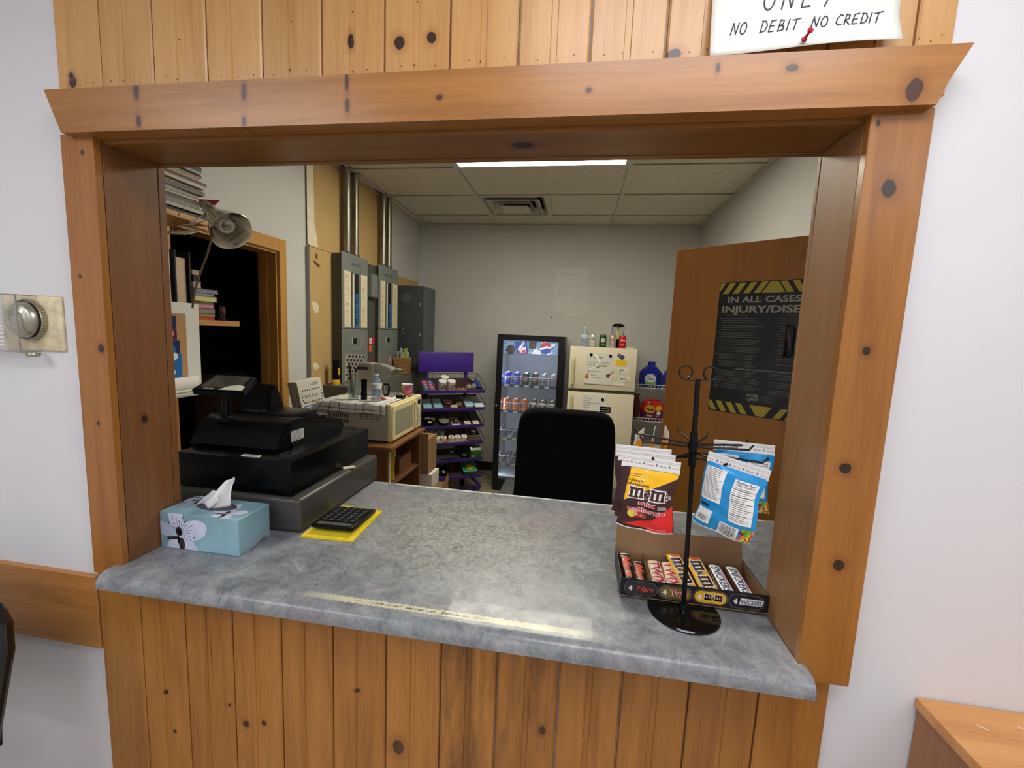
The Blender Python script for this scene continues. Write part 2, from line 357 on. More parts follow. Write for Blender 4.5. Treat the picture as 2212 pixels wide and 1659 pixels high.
for i, (a, b) in enumerate(zip(LX, LX[1:])):
    for k in (.2, .75): xx = a + (b - a) * k; g.cyl((xx, .0172, .897), (xx, .0195, .897), .0012, seg=6)
o = g.build('nail_heads', M('nail_dark', (52, 34, 22), .5), wf); o['kind'] = 'stuff'
# header board, casings, jamb boards
g = G(); g.prism([(-1.221, 2.078), (.603, 2.078), (.575, 2.022), (.562, 1.986), (-1.183, 1.986)], -.02, .0175, 'y'); st(g.build('trim_1', pine_hd), 'wide pine header board with slanted ends')
g = G(); g.box(-1.215, -1.126, .0, .0178, .912, 1.9915, .0012); st(g.build('trim_2', pine_ca), 'left pine casing board')
g = G(); g.box(.478, .575, .0, .0178, .907, 1.9915, .0012); st(g.build('trim_3', pine_ca), 'right pine casing board')
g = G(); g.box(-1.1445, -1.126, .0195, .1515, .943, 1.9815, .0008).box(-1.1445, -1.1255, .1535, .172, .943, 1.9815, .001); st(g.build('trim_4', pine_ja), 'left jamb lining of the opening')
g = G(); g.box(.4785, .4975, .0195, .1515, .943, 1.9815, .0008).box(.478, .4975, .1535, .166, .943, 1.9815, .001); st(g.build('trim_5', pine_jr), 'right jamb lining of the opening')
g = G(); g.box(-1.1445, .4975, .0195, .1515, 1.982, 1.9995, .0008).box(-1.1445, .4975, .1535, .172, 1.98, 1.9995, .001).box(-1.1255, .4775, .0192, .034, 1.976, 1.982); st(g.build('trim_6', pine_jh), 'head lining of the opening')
g = G(); g.box(FX0 + .002, -1.2345, .0165, .0315, .676, .886, .002); st(g.build('trim_7', pine_rl), 'pine chair rail board on the left wall')
# front room shell (behind the camera)
g = G(); g.box(FX0 - .1, FX0, FY, .152, 0, ZC); st(g.build('wall_left', white_front), 'left wall of the public room')
bpy.data.objects['wall_left'].name = 'wall_public_left'
g = G(); g.box(FX1, FX1 + .1, FY, .032, 0, ZC); st(g.build('wall_public_right', white_front), 'right wall of the public room')
g = G(); g.box(FX0 - .1, FX1 + .1, FY - .1, FY, 0, ZC); st(g.build('wall_public_rear', white_front), 'rear wall of the public room')
floor_pub = M('floor_public', (186, 176, 158), .45, var=.12, scale=9)
g = G(); g.box(FX0 - .1, FX1 + .1, FY - .1, .10, -.1, 0); st(g.build('floor_public', floor_pub), 'floor of the public room')
g = G(); g.box(FX0 - .1, FX1 + .1, FY - .1, .152, ZC, ZC + .1); st(g.build('ceiling_public', M('ceil_white', (215, 213, 205), .8)), 'ceiling of the public room')

# office shell
floor_b = M('floor_office', (150, 138, 116), .5, var=.22, scale=14, bump=.05)
g = G(); g.box(XL - .9, XR + .12, .10, YB + .12, -.1, 0); st(g.build('floor', floor_b), 'grey-beige office floor')
g = G(); g.box(XL - .12, XR + .12, YB, YB + .12, 0, ZC + .12); st(g.build('wall_back', paint_back), 'grey back wall of the office')
g = G(); g.box(XR, XR + .12, .152, YB, 0, ZC + .12); st(g.build('wall_right', paint_back), 'right wall of the office')
DY0, DY1, DZ = .80, 1.502, 2.004
g = G(); g.box(XL - .12, XL, .152, DY0, 0, ZC + .12).box(XL - .12, XL, DY0, DY1, DZ, ZC + .12).box(XL - .12, XL, DY1, YB, 0, ZC + .12)
wbk = bpy.data.objects['wall_back']
pr = P(); scf = M('scuff_pale', (207, 206, 201), .6, var=.06, scale=60)
pr.poly([(-.29, 2.30), (.06, 2.31), (.07, 1.86), (.05, 1.80), (-.04, 1.79), (-.29, 1.82)], scf, 0)
for k in range(14): pr.ell(random.uniform(-.27, .03), random.uniform(1.95, 2.26), random.uniform(.01, .05), .004, M('scuff_dim', (188, 187, 182), .6), 1, 8)
pr.ell(-.30, 1.77, .012, .012, M('scuff_dim2', (120, 118, 112), .7), 0, 8)
pr.build('paint_patch', wbk, lambda a, b, h: Vector((a, YB - h, b)))
wl = st(g.build('wall_left', paint_back), 'left office wall with the dark doorway')
# unpainted backing boards behind the electrical panels
g = G(); g.box(XL, XL + .012, 1.80, 3.02, 2.10, ZC - .002); g.build('panel', tan_board, wl, label='upper unpainted tan backing board')
g = G(); g.box(XL, XL + .02, 1.776, 3.72, .0, 2.094); g.build('panel', tan_board, wl, label='lower unpainted tan backing board')
g = G(); g.box(XL, XL + .024, 1.764, 1.777, .0, 2.094); g.build('corner_bead', M('bead_metal', (140, 138, 130), .45, .6), wl)
plaster = M('plaster', (222, 212, 184), .8, var=.06, scale=20)
pr = P(); pr.poly([(1.772, 2.73), (1.84, 2.73), (1.846, 2.45), (1.85, 2.25), (1.875, 2.17), (1.885, 2.105), (1.772, 2.105)], plaster)
pr.build('plaster_strip', wl, lambda a, b, h: Vector((XL + .0125 + h, a, b)))
pr = P(); pr.poly([(1.80, 1.735), (1.85, 1.73), (1.875, 1.71), (1.87, 1.665), (1.84, 1.66), (1.81, 1.69)], plaster).poly([(1.805, 1.32), (1.85, 1.315), (1.88, 1.285), (1.84, 1.265), (1.81, 1.285)], plaster)
pr.poly([(1.85, 2.06), (1.87, 2.055), (1.862, 2.02), (1.845, 2.03)], M('scuff_brown', (92, 62, 28), .8)).poly([(1.82, 2.012), (1.86, 2.0), (1.9, 1.985), (1.88, 1.97), (1.83, 1.99)], M('scuff_brown'))
pr.build('plaster_patch', wl, lambda a, b, h: Vector((XL + .0205 + h, a, b)))
# doorway: casing boards and jamb, and the unlit room behind it
dw = wood('door_casing', (196, 146, 76), (170, 118, 52), 'z', 14, .4, [], objvar=.04)
g = G(); g.box(XL, XL + .016, DY1 - .004, DY1 + .056, 0, DZ + .075, .001); st(g.build('trim_8', dw), 'pine door casing, far side of dark doorway')
g = G(); g.box(XL, XL + .016, DY0 - .058, DY0 + .002, 0, DZ + .075, .001); st(g.build('trim_9', dw), 'pine door casing, near side of dark doorway')
g = G(); g.box(XL, XL + .0155, DY0 + .002, DY1 - .004, DZ + .003, DZ + .0745, .001); st(g.build('trim_10', wood('door_head', (196, 146, 76), (170, 118, 52), 'y', 14, .4, [], objvar=0)), 'pine head casing of dark doorway')
g = G(); g.box(XL - .118, XL - .001, DY1 - .018, DY1 - .004, 0, DZ).box(XL - .09, XL - .055, DY1 - .03, DY1 - .018, 0, DZ).box(XL - .118, XL - .001, DY0 + .002, DY0 + .016, 0, DZ).box(XL - .118, XL - .001, DY0 + .016, DY1 - .018, DZ - .012, DZ + .002); st(g.build('trim_11', dw), 'jamb lining of dark doorway')
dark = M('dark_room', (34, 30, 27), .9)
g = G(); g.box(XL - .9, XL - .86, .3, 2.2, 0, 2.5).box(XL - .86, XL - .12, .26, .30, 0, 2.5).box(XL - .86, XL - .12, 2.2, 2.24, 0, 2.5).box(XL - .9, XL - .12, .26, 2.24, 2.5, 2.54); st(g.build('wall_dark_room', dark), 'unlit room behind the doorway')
g = G(); g.box(XL - .62, XL - .45, 1.5, 1.75, .001, 1.24, .004); tag(g.build('storage_box', M('dim_box', (92, 66, 42), .8)), 'dim brown box standing inside the dark doorway', 'box')
g = G(); g.box(-1.2, XR - .001, YB - .012, YB - .0005, .001, .1, .003); st(g.build('baseboard_back', black_base), 'black vinyl baseboard on the back wall')
# suspended ceiling
tile_m = M('ceiling_tile', (222, 214, 196), .9, var=.05, scale=30, bump=.25, bscale=140)
grid_m = M('ceiling_grid', (214, 208, 190), .5, var=.03)
g = G(); g.box(XL, XR, .152, YB, ZC + .09, ZC + .12); ceil = st(g.build('ceiling', M('slab', (90, 86, 80), .9)), 'suspended tile ceiling')
cx = [XL, -1.735, -.94, .279, XR]; cy = [.152, .401, 1.011, 1.621, 2.231, 2.841, 3.451, YB]
for i in range(1, 4):
    x0, x1 = cx[i], cx[i + 1]
    for j in range(7):
        y0, y1 = cy[j], cy[j + 1]
        if i == 2 and j == 3: continue
        if i == 2 and j == 5: x0 = -.94 + .61
        else: x0 = cx[i]
        G().box(x0 + .008, x1 - .008, y0 + .008, y1 - .008, ZC + .009, ZC + .022, .003).build('ceiling_tile', tile_m, ceil)
for (a, b) in ((.152, 2.06), (2.40, 2.68), (2.96, YB)):
    G().box(XL + .002, -1.745, a + .003, b - .003, ZC + .009, ZC + .022, .003).build('ceiling_tile', tile_m, ceil)
for x in cx[1:4]: G().box(x - .012, x + .012, .153, YB - .001, ZC - .002, ZC + .004).build('runner', grid_m, ceil)
for x in (XL + .011, XR - .011): G().box(x - .010, x + .010, .153, YB - .001, ZC - .002, ZC + .004).build('wall_angle', grid_m, ceil)
G().box(XL + .03, XR - .03, YB - .021, YB - .001, ZC - .002, ZC + .004).build('wall_angle', grid_m, ceil)
for y in cy[1:7]:
    for i in range(1, 4): G().box(cx[i] + .012, cx[i + 1] - (.012 if i < 3 else .02), y - .012, y + .012, ZC - .0015, ZC + .004).build('cross_tee', grid_m, ceil)
G().box(-.94 + .61 - .012, -.94 + .61 + .012, 2.853, 3.439, ZC - .0015, ZC + .004).build('cross_tee', grid_m, ceil)
# fluorescent ceiling fixtures
def diffuser(key, e, rgb):
    if key in MATS: return MATS[key]
    return M(key, rgb, .4, emit=e, var=.02, scale=3)
def troffer(x0, x1, y0, y1, mat, label, group=None):
    t = thing('ceiling_light', label, 'ceiling light', ((x0 + x1) / 2, (y0 + y1) / 2, ZC), 0, group)
    a, b = (x1 - x0) / 2 - .014, (y1 - y0) / 2 - .014
    g = G(); g.box(-a, a, -b, b, .02, .085).box(-a, a, -b, -b + .025, -.002, .02).box(-a, a, b - .025, b, -.002, .02).box(-a, -a + .025, -b + .025, b - .025, -.002, .02).box(a - .025, a, -b + .025, b - .025, -.002, .02)
    g.build('frame', M('fixture_white', (215, 214, 208), .4), t)
    G().box(-a + .026, a - .026, -b + .026, b - .026, .004, .012).build('diffuser', mat, t); return t
troffer(-.94, .279, 1.621, 2.231, diffuser('lamp_office', BACK_LIGHT, (252, 246, 228)), 'lit fluorescent ceiling panel in the office behind the serving window')
for k, (x, y) in enumerate([(-1.75, -1.5), (.35, -.82), (1.7, -2.2), (-.6, -3.0)]):
    t = troffer(x - .61, x + .61, y - .305, y + .305, diffuser('lamp_public', FRONT_LIGHT, (250, 250, 255)), 'fluorescent ceiling panel of the public room ' + ['over the thermostat side', 'nearest the paper sign', 'over the desk side', 'farthest from the serving window'][k], 'public room ceiling lights')
    t.location.z = ZC - .088
# square ceiling air diffuser
t = thing('air_vent', 'square stepped metal air vent set in the ceiling tiles', 'air vent', (-.635, 3.146, ZC))
vm = M('vent_paint', (212, 206, 190), .5, var=.12, scale=12)
def sqring(g, a0, z0, a1, z1):
    for k in range(4):
        c, s_ = math.cos(k * math.pi / 2), math.sin(k * math.pi / 2); R = lambda x, y, z: (x * c - y * s_, x * s_ + y * c, z)
        g.poly([R(-a0, -a0, z0), R(a0, -a0, z0), R(a1, -a1, z1), R(-a1, -a1, z1)])
g = G(); sqring(g, .297, -.001, .275, -.001); sqring(g, .275, -.001, .24, .05); g.build('flange', vm, t)
g = G(); sqring(g, .235, -.012, .17, .045); sqring(g, .235, -.014, .225, -.014); g.build('louver', vm, t)
g = G(); sqring(g, .165, -.02, .12, .03); g.build('louver', vm, t)
G().box(-.125, .125, -.125, .125, -.03, -.024, .002).build('center_plate', vm, t)
G().box(-.28, .28, -.28, .28, .06, .075).build('duct', M('duct_black', (10, 9, 8), .9), t)
# ================================================================ serving counter
def laminate():
    m = bpy.data.materials.new('laminate_slate'); m.use_nodes = True; N, L = nt(m); b = N['Principled BSDF']
    tc = N.new('ShaderNodeTexCoord'); ob = tc.outputs['Object']
    def noise(sc, det=6, ro=.6, dist=0., stretch=None):
        n = N.new('ShaderNodeTexNoise'); n.inputs['Scale'].default_value = sc; n.inputs['Detail'].default_value = det; n.inputs['Roughness'].default_value = ro; n.inputs['Distortion'].default_value = dist
        if stretch:
            mp = N.new('ShaderNodeMapping'); mp.inputs['Scale'].default_value = stretch; L.new(ob, mp.inputs[0]); L.new(mp.outputs[0], n.inputs[0])
        else: L.new(ob, n.inputs[0])
        return n.outputs[0]
    def ramp(src, stops):
        r = N.new('ShaderNodeValToRGB'); e = r.color_ramp.elements
        e[0].position, e[1].position = stops[0][0], stops[-1][0]; e[0].color = (*lin(stops[0][1]), 1); e[1].color = (*lin(stops[-1][1]), 1)
        for p, c in stops[1:-1]: k = e.new(p); k.color = (*lin(c), 1)
        L.new(src, r.inputs[0]); return r.outputs[0]
    def mr(src, a, c, lo=0., hi=1.):
        r = N.new('ShaderNodeMapRange'); r.inputs[1].default_value = a; r.inputs[2].default_value = c; r.inputs[3].default_value = lo; r.inputs[4].default_value = hi; L.new(src, r.inputs[0]); return r.outputs[0]
    def mul(a, c):
        q = N.new('ShaderNodeMath'); q.operation = 'MULTIPLY'
        L.new(a, q.inputs[0])
        if isinstance(c, float): q.inputs[1].default_value = c
        else: L.new(c, q.inputs[1])
        return q.outputs[0]
    def mix(f, A, B):
        q = N.new('ShaderNodeMix'); q.data_type = 'RGBA'; L.new(f, q.inputs[0]); L.new(A, q.inputs[6])
        if isinstance(B, tuple): q.inputs[7].default_value = (*lin(B), 1)
        else: L.new(B, q.inputs[7])
        return q.outputs[2]
    base = ramp(noise(15, 10, .72, .9), [(.28, (84, 90, 98)), (.43, (118, 122, 128)), (.56, (142, 146, 150)), (.74, (176, 176, 176))])
    base = mix(mr(noise(3.1, 3), .52, .66, 0, .55), base, (150, 140, 142)); base = mix(mr(noise(3.7, 3, .5, .4), .56, .7, 0, .5), base, (128, 140, 138))
    base = mix(mr(noise(95, 4, .75), .55, .68, 0, .45), base, (78, 82, 90))
    base = mix(mr(noise(230, 3, .7), .57, .68, 0, .45), base, (184, 186, 188))
    # dark vein cracks in the stone print
    vn = N.new('ShaderNodeTexNoise'); vn.inputs['Scale'].default_value = 6; vn.inputs['Detail'].default_value = 5; vn.inputs['Distortion'].default_value = 1.6; L.new(ob, vn.inputs[0])
    ab = N.new('ShaderNodeMath'); ab.operation = 'SUBTRACT'; ab.inputs[1].default_value = .5; L.new(vn.outputs[0], ab.inputs[0]); a2 = N.new('ShaderNodeMath'); a2.operation = 'ABSOLUTE'; L.new(ab.outputs[0], a2.inputs[0])
    base = mix(mul(mr(a2.outputs[0], 0., .006, .6, 0.), mr(noise(5, 2), .5, .6)), base, (70, 76, 86))
    sx = N.new('ShaderNodeSeparateXYZ'); L.new(ob, sx.inputs[0])
    # worn-through cream speckle where change is handed over
    vd = N.new('ShaderNodeVectorMath'); vd.operation = 'SUBTRACT'; vd.inputs[1].default_value = (-.34, .40, .94); L.new(ob, vd.inputs[0])
    vs = N.new('ShaderNodeVectorMath'); vs.operation = 'MULTIPLY'; vs.inputs[1].default_value = (2.6, 3.0, 0); L.new(vd.outputs[0], vs.inputs[0])
    ln = N.new('ShaderNodeVectorMath'); ln.operation = 'LENGTH'; L.new(vs.outputs[0], ln.inputs[0])
    reg = mr(ln.outputs['Value'], .3, 1.15, 1, 0)
    base = mix(mul(mul(reg, mr(noise(70, 6, .8), .47, .58)), .9), base, (186, 180, 156))
    # rubbed front edge
    dy = N.new('ShaderNodeMath'); dy.operation = 'ADD'; dy.inputs[1].default_value = .004; L.new(sx.outputs[1], dy.inputs[0]); da = N.new('ShaderNodeMath'); da.operation = 'ABSOLUTE'; L.new(dy.outputs[0], da.inputs[0])
    jag = N.new('ShaderNodeMath'); jag.operation = 'MULTIPLY_ADD'; jag.inputs[1].default_value = .026; L.new(noise(170, 5, .8), jag.inputs[0]); L.new(da.outputs[0], jag.inputs[2])
    xr = mul(mr(sx.outputs[0], -.63, -.5), mr(sx.outputs[0], -.02, .1, 1, 0))
    top = mr(sx.outputs[2], .9405, .942)
    base = mix(mul(mul(mr(jag.outputs[0], .0215, .0235, 1, 0), xr), top), base, (206, 202, 176))
    base = mix(mul(mul(mul(mr(jag.outputs[0], .0155, .0168, 1, 0), mr(sx.outputs[0], -.5, -.4)), mr(sx.outputs[0], -.22, -.15, 1, 0)), mul(mr(noise(60, 3), .42, .5), top)), base, (96, 84, 60))
    L.new(base, b.inputs['Base Color'])
    ro = mr(noise(14, 4), .3, .7, .27, .42); L.new(ro, b.inputs['Roughness']); b.inputs['Coat Weight'].default_value = .1
    return m
lam = laminate()
ZT = .943
prof = [(.735, .905), (.735, ZT)] + [(-.022 - .028 * math.sin(a), ZT - .028 + .028 * math.cos(a)) for a in [math.pi / 2 * i / 8 for i in range(9)]] + [(-.05, .907), (-.047, .904), (-.02, .904), (-.02, .9035), (.03, .9035), (.03, .905)]
ct = thing('countertop', 'grey slate-pattern laminate countertop in the serving window, worn cream along its front', 'countertop', (-.3, .3, .905))
ct.location = (0, 0, 0)
g = G(); g.prism(prof, -1.1255, .4775, 'x'); o = g.build('slab', lam, ct, sharp=40)
for xa, xb in ((-1.144, -1.1256), (.4776, .49)): g = G(); g.prism([(-.0005, ZT)] + prof[2:11] + [(-.05, .907), (-.047, .904), (-.0005, .904)], xa, xb, 'x'); g.build('nosing_end', lam, ct, sharp=40)
G().box(XL + .002, -1.1256, .173, .735, .905, ZT).build('slab_wing', lam, ct); G().box(.4776, XR - .002, .173, .735, .905, ZT).build('slab_wing', lam, ct)
edge_m = M('edge_worn', (206, 206, 202), .5, var=.25, scale=30)
for a, b_ in ((-.70, -.43), (-.425, -.30), (-.29, .30), (.31, .7)): G().box(a, b_, .7225, .7345, ZT + .0002, ZT + .0018).build('edge_strip', edge_m, ct)
G().box(XL + .01, XR - .01, .7352, .7372, .91, ZT + .001).build('back_edge', edge_m, ct)
# base under the counter, office side
for xa, xb in ((-1.795, -1.62), (.92, 1.12)): G().box(xa, xb, .25, .70, .001, .904).build('support_leg', M('counter_leg', (120, 86, 54), .6), ct)

# ---------------------------------------------------------------- tissue box
aqua = M('tissue_aqua', (140, 180, 194), .4, var=.2, scale=7); petal = M('petal', (206, 214, 238), .5, var=.1, scale=24); petal2 = M('petal_shade', (176, 190, 216), .5); stam = M('stamen', (48, 34, 44), .6); greyfl = M('petal_grey', (150, 168, 184), .5)
t = thing('tissue_box', 'aqua tissue box printed with white flowers beside the left jamb', 'tissue box', (-.9995, .161, ZT + .0005))
bw, bd, bh = .1225, .059, .1035
g = G(); g.box(-bw, bw, -bd, bd, 0, bh, .0012); g.build('carton', aqua, t)
def flower(p, x, y, r, rot=0., l=1):
    for k, (a, rl, rw) in enumerate([(100, 1.25, .5), (20, 1.05, .62), (-50, .95, .5), (165, 1.0, .42), (-120, .8, .4)]):
        a = math.radians(a) + rot; p.ell(x + math.cos(a) * r * rl * .55, y + math.sin(a) * r * rl * .55, r * rl * .6, r * rw * .6, petal if k != 3 else petal2, l + k % 2, rot=a)
    p.ell(x, y + r * .12, r * .13, r * .18, stam, l + 2, 12); p.poly([(x - r * .5, y - r * .12), (x, y - r * .05), (x - r * .08, y - r * .17), (x - r * .48, y - r * .24)], stam, l + 2)
    p.ell(x + r * .1, y - r * .35, r * .12, r * .26, stam, l + 2, 10)
    for k in range(14):
        a = math.radians(-40 + 14 * k) + rot; q = r * (.42 + .1 * (k % 3)); p.line([(x, y + r * .05), (x + math.cos(a) * q, y + r * .08 + math.sin(a) * q)], r * .012, stam, l + 2); p.ell(x + math.cos(a) * q, y + r * .08 + math.sin(a) * q, r * .028, r * .022, stam, l + 2, 6)
def clip(p, x0, x1, y0, y1):
    """cut every printed shape to the face it lies on"""
    out = []
    for vs, fs, mat, lay in p.it:
        nv, nf = [], []
        for f in fs:
            q = [vs[i] for i in f]
            for ax, lim, sg in ((0, x0, 1), (0, x1, -1), (1, y0, 1), (1, y1, -1)):
                r = []
                for i in range(len(q)):
                    a, b = q[i - 1], q[i]; ia, ib = (a[ax] - lim) * sg >= 0, (b[ax] - lim) * sg >= 0
                    if ia != ib: k = (lim - a[ax]) / (b[ax] - a[ax]); r.append((a[0] + (b[0] - a[0]) * k, a[1] + (b[1] - a[1]) * k))
                    if ib: r.append(b)
                q = r
                if len(q) < 3: break
            if len(q) >= 3: k = len(nv); nv += q; nf.append(tuple(range(k, k + len(q))))
        if nf: out.append((nv, nf, mat, lay))
    p.it = out; return p
p = P(); flower(p, -.062, .042, .078); clip(p, -bw + .001, bw - .001, .001, bh - .001); p.build('print', t, lambda a, b, h: Vector((a, -bd - h, b)))
p = P(); flower(p, .06, -.03, .045); flower(p, -.08, .03, .045, 1.5); clip(p, -bw + .001, bw - .001, -bd + .001, bd - .001)
p.ell(0.0, 0.003, .062, .026, M('slot_dark', (70, 72, 76), .8), 4); p.build('print', t, lambda a, b, h: Vector((a, b, bh + h)))
p = P(); p.poly([(-.05, .003), (-.02, .02), (.02, .036), (.045, .034), (.057, .012), (.057, .003)], greyfl, 1).poly([(.0, .004), (.025, .012), (.045, .010), (.045, .004)], M('petal_dim', (104, 104, 118), .5), 2); p.build('print', t, lambda a, b, h: Vector((bw + h, a, b)))
tis = M('tissue_paper', (240, 241, 243), .8, var=.02)
def tf(u, v):
    wd = .040 * (1 - .72 * v) + .004; x = -.012 + (u - .5) * 2 * wd + .05 * v ** 1.25
    return (x + .004 * math.sin(9 * u + 3 * v), .003 + .013 * math.sin(u * 7.5 + v * 2) * (1 - .5 * v) + .012 * v, bh + .0012 + .088 * v - .012 * v * abs(u - .7) * 2)
g = G(); g.grid(tf, 16, 12); o = g.build('tissue', tis, t, sharp=60)
md = o.modifiers.new('s', 'SOLIDIFY'); md.thickness = .0012
g = G(); g.grid(lambda u, v: (-.035 + .05 * v + (u - .5) * .06 * (1 - .5 * v), -.004 + .010 * math.sin(u * 5) - .006 * v, bh + .0012 + .052 * v * (1 - .4 * u)), 10, 8); o = g.build('tissue', tis, t, sharp=60); md = o.modifiers.new('s', 'SOLIDIFY'); md.thickness = .001

# ---------------------------------------------------------------- grey cash drawer, black cash drawer, register
grey_d = M('drawer_grey', (70, 68, 64), .38, .1, var=.06); blk = M('plastic_black', (9, 10, 13), .3, var=.15, spec=.22); blk_m = M('metal_black', (7, 8, 12), .26, var=.15, spec=.2); slot = M('slot_black', (6, 6, 7), .6)
t = thing('cash_till', 'dark grey metal cash drawer lying on the counter under the black one', 'cash till', (-1.02, .504, ZT + .0006))
G().box(-.22, .221, -.2535, .2535, .004, .109, .012, seg=3).build('case', grey_d, t)
G().box(-.2, .205, .2536, .2575, .015, .095, .002).build('drawer_front', grey_d, t)
for sx in (-.19, .19):
    for sy in (-.22, .22): G().cyl((sx, sy, 0), (sx, sy, .006), .012, seg=10).build('foot', slot, t)
t = thing('cash_till', 'flat black cash drawer stacked between the grey drawer and the register', 'cash till', (-1.035, .505, 1.0530))
G().box(-.20, .20, -.243, .243, .003, .111, .003, seg=2).build('case', blk_m, t)
G().box(-.19, .19, .2431, .247, .012, .1, .002).build('drawer_front', blk_m, t)
G().box(-.19, .19, -.23, .23, 0, .003).build('base_plate', slot, t)
t = thing('cash_register', 'black cash register with raised customer display on top of the drawers', 'cash register', (-1.09, .5, 1.1645))
pr_ = [(-.165, .0), (-.172, .012), (-.16, .035), (-.138, .058), (-.118, .078), (-.095, .09), (-.06, .094), (.05, .078), (.15, .056), (.215, .038), (.222, .026), (.218, .012), (.2, 0)]
g = G(); g.prism(pr_, -.165, .16, 'x'); bmesh.ops.bevel(g.bm, geom=[e for e in g.bm.edges if len({round(v.co.x, 4) for v in e.verts}) == 1], offset=.006, segments=2, affect='EDGES'); g.build('body', blk, t, sharp=40)
g = G(); g.prism([(-.10, .0), (-.12, .055), (-.06, .078), (.215, .02), (.21, 0)], .1602, .1625, 'x'); g.build('side_panel', M('plastic_black2', (14, 15, 18), .4), t)
g = G()
for i in range(9):
    for j in range(5):
        yy = .0 + j * .034; zz = .0885 - (yy + .0) * .205; g.box(-.10 + i * .026, -.08 + i * .026, yy, yy + .026, zz - .002, zz + .007, .002)
g.build('keyboard', M('key_dark', (44, 45, 48), .5), t)['kind'] = 'stuff'
p = P(); wl_ = M('sticker_white', (214, 214, 208), .5); tk = M('ink_black', (28, 28, 32), .6)
p.rect(-.108, .022, -.044, .058, wl_, 0); lines(p, -.105, -.047, .054, 6, .0055, .0016, tk, 1, .3, 3); p.build('label', t, lambda a, b, h: Vector((.163 + h, a, b)), label='white rating sticker')
# customer display on its pole
g = G(); g.cyl((-.085, -.105, .07), (-.085, -.1, .172), .0135, .0125, 14); g.lathe([(.03, .078), (.03, .088), (.018, .094)], 16, TR(-.085, -.105, 0)); g.build('display_pole', blk, t)
dX = TR(-.07, -.105, .2, rz=math.radians(4), rx=math.radians(24))
g = G(); g.prism([(-.092, -.052), (.088, -.052), (.07, .05), (-.076, .05)], -.012, .010, 'z', dX); bmesh.ops.bevel(g.bm, geom=g.bm.edges[:], offset=.004, segments=2, affect='EDGES'); dsp = g.build('display', blk, t)
p = P(); p.poly([(-.072, -.034), (.07, -.034), (.056, .042), (-.064, .042)], M('lcd_dark', (62, 66, 58), .15), 0).poly([(.0, -.046), (.082, -.046), (.078, -.02), (.05, -.012), (.022, -.022)], M('glare_cream', (226, 224, 200), .4), 1).text('CASIO', -.035, -.047, .0095, M('ink_white', (225, 225, 225), .5), 1, .01)  # cream shape at the lower right is a reflection painted on the display
q_ = dX
p.build('screen', t, lambda a, b, h: q_ @ Vector((a, b, .0102 + h)))
# operator display and printer hump at the back
g = G(); g.prism([(.02, .06), (.035, .15), (.06, .185), (.075, .185), (.13, .055)], -.145, -.025, 'x'); bmesh.ops.bevel(g.bm, geom=g.bm.edges[:], offset=.005, segments=2, affect='EDGES'); g.build('operator_display', blk, t)
g = G(); g.box(-.02, .13, -.04, .09, .06, .1, .008, seg=2); g.build('printer_cover', blk, t)
tag(G().box(-1.012, -.952, .271, .287, 1.1645, 1.1695, .0015).build('glass_strip', thin('clear_strip', opac=.3)), 'small clear strip lying on the near edge of the black drawer', 'strip')
g = G(); g.box(-.022, .022, -.009, .009, 0, .007, .002, X=TR(0, 0, 0, .8)); o = tag(g.build('eraser', M('eraser_beige', (226, 204, 164), .7)), 'small beige eraser on the ledge of the grey drawer', 'eraser'); o.location = (-.8165, .56, 1.0533)

# ---------------------------------------------------------------- calculator on a yellow cloth
yel = M('cloth_yellow', (240, 214, 40), .85, var=.08, scale=60, bump=.4, bscale=500)
t = thing('cleaning_cloth', 'folded yellow cloth under the black calculator', 'cloth', (-.712, .352, ZT + .0005))
g = G(); g.prism([(-.078, -.115), (.086, -.107), (.075, .115), (-.082, .124)], 0, .003, 'z'); g.build('lower_fold', yel, t)
g = G(); g.prism([(-.077, -.112), (.058, -.108), (.079, .07), (.07, .108), (-.08, .118)], .0032, .0065, 'z'); g.build('upper_fold', yel, t)
t = thing('calculator', 'black desk calculator with rows of keys on the yellow cloth', 'calculator', (-.711, .352, .951), rot=(math.radians(-3.5), 0, math.radians(2)))
t.location.z = .9562
G().box(-.066, .066, -.082, .084, 0, .013, .004, seg=2).build('body', blk, t)
p = P(); p.rect(-.055, -.076, .055, -.056, M('lcd_grey', (86, 90, 84), .2), 0); p.build('screen', t, lambda a, b, h: Vector((a, b, .0131 + h)))
kb = G(); kb.box(-.0085, .0085, -.0075, .0075, 0, .004, .0015); k0 = kb.build('key', M('key_black', (34, 35, 38), .45), t)
kp = P(); kp.text('8', 0, -.002, .005, M('ink_white'), 0, rot=math.pi)
first = True
kd = {}
for j in range(6):
    for i in range(5):
        o = k0 if first else k0.copy()
        if not first: C.objects.link(o); o.parent = t
        first = False
        o.location = (-.046 + i * .023, -.04 + j * .0205, .0128)
p = P()
for j in range(6):
    for i in range(5):
        p.text('789-+456x/123%C0.=M'[(j * 5 + i) % 19], -.046 + i * .023, -.042 + j * .0205, .005, M('ink_white'), 0, rot=math.pi)
p.build('key_legends', t, lambda a, b, h: Vector((a, b, .0169 + h)))
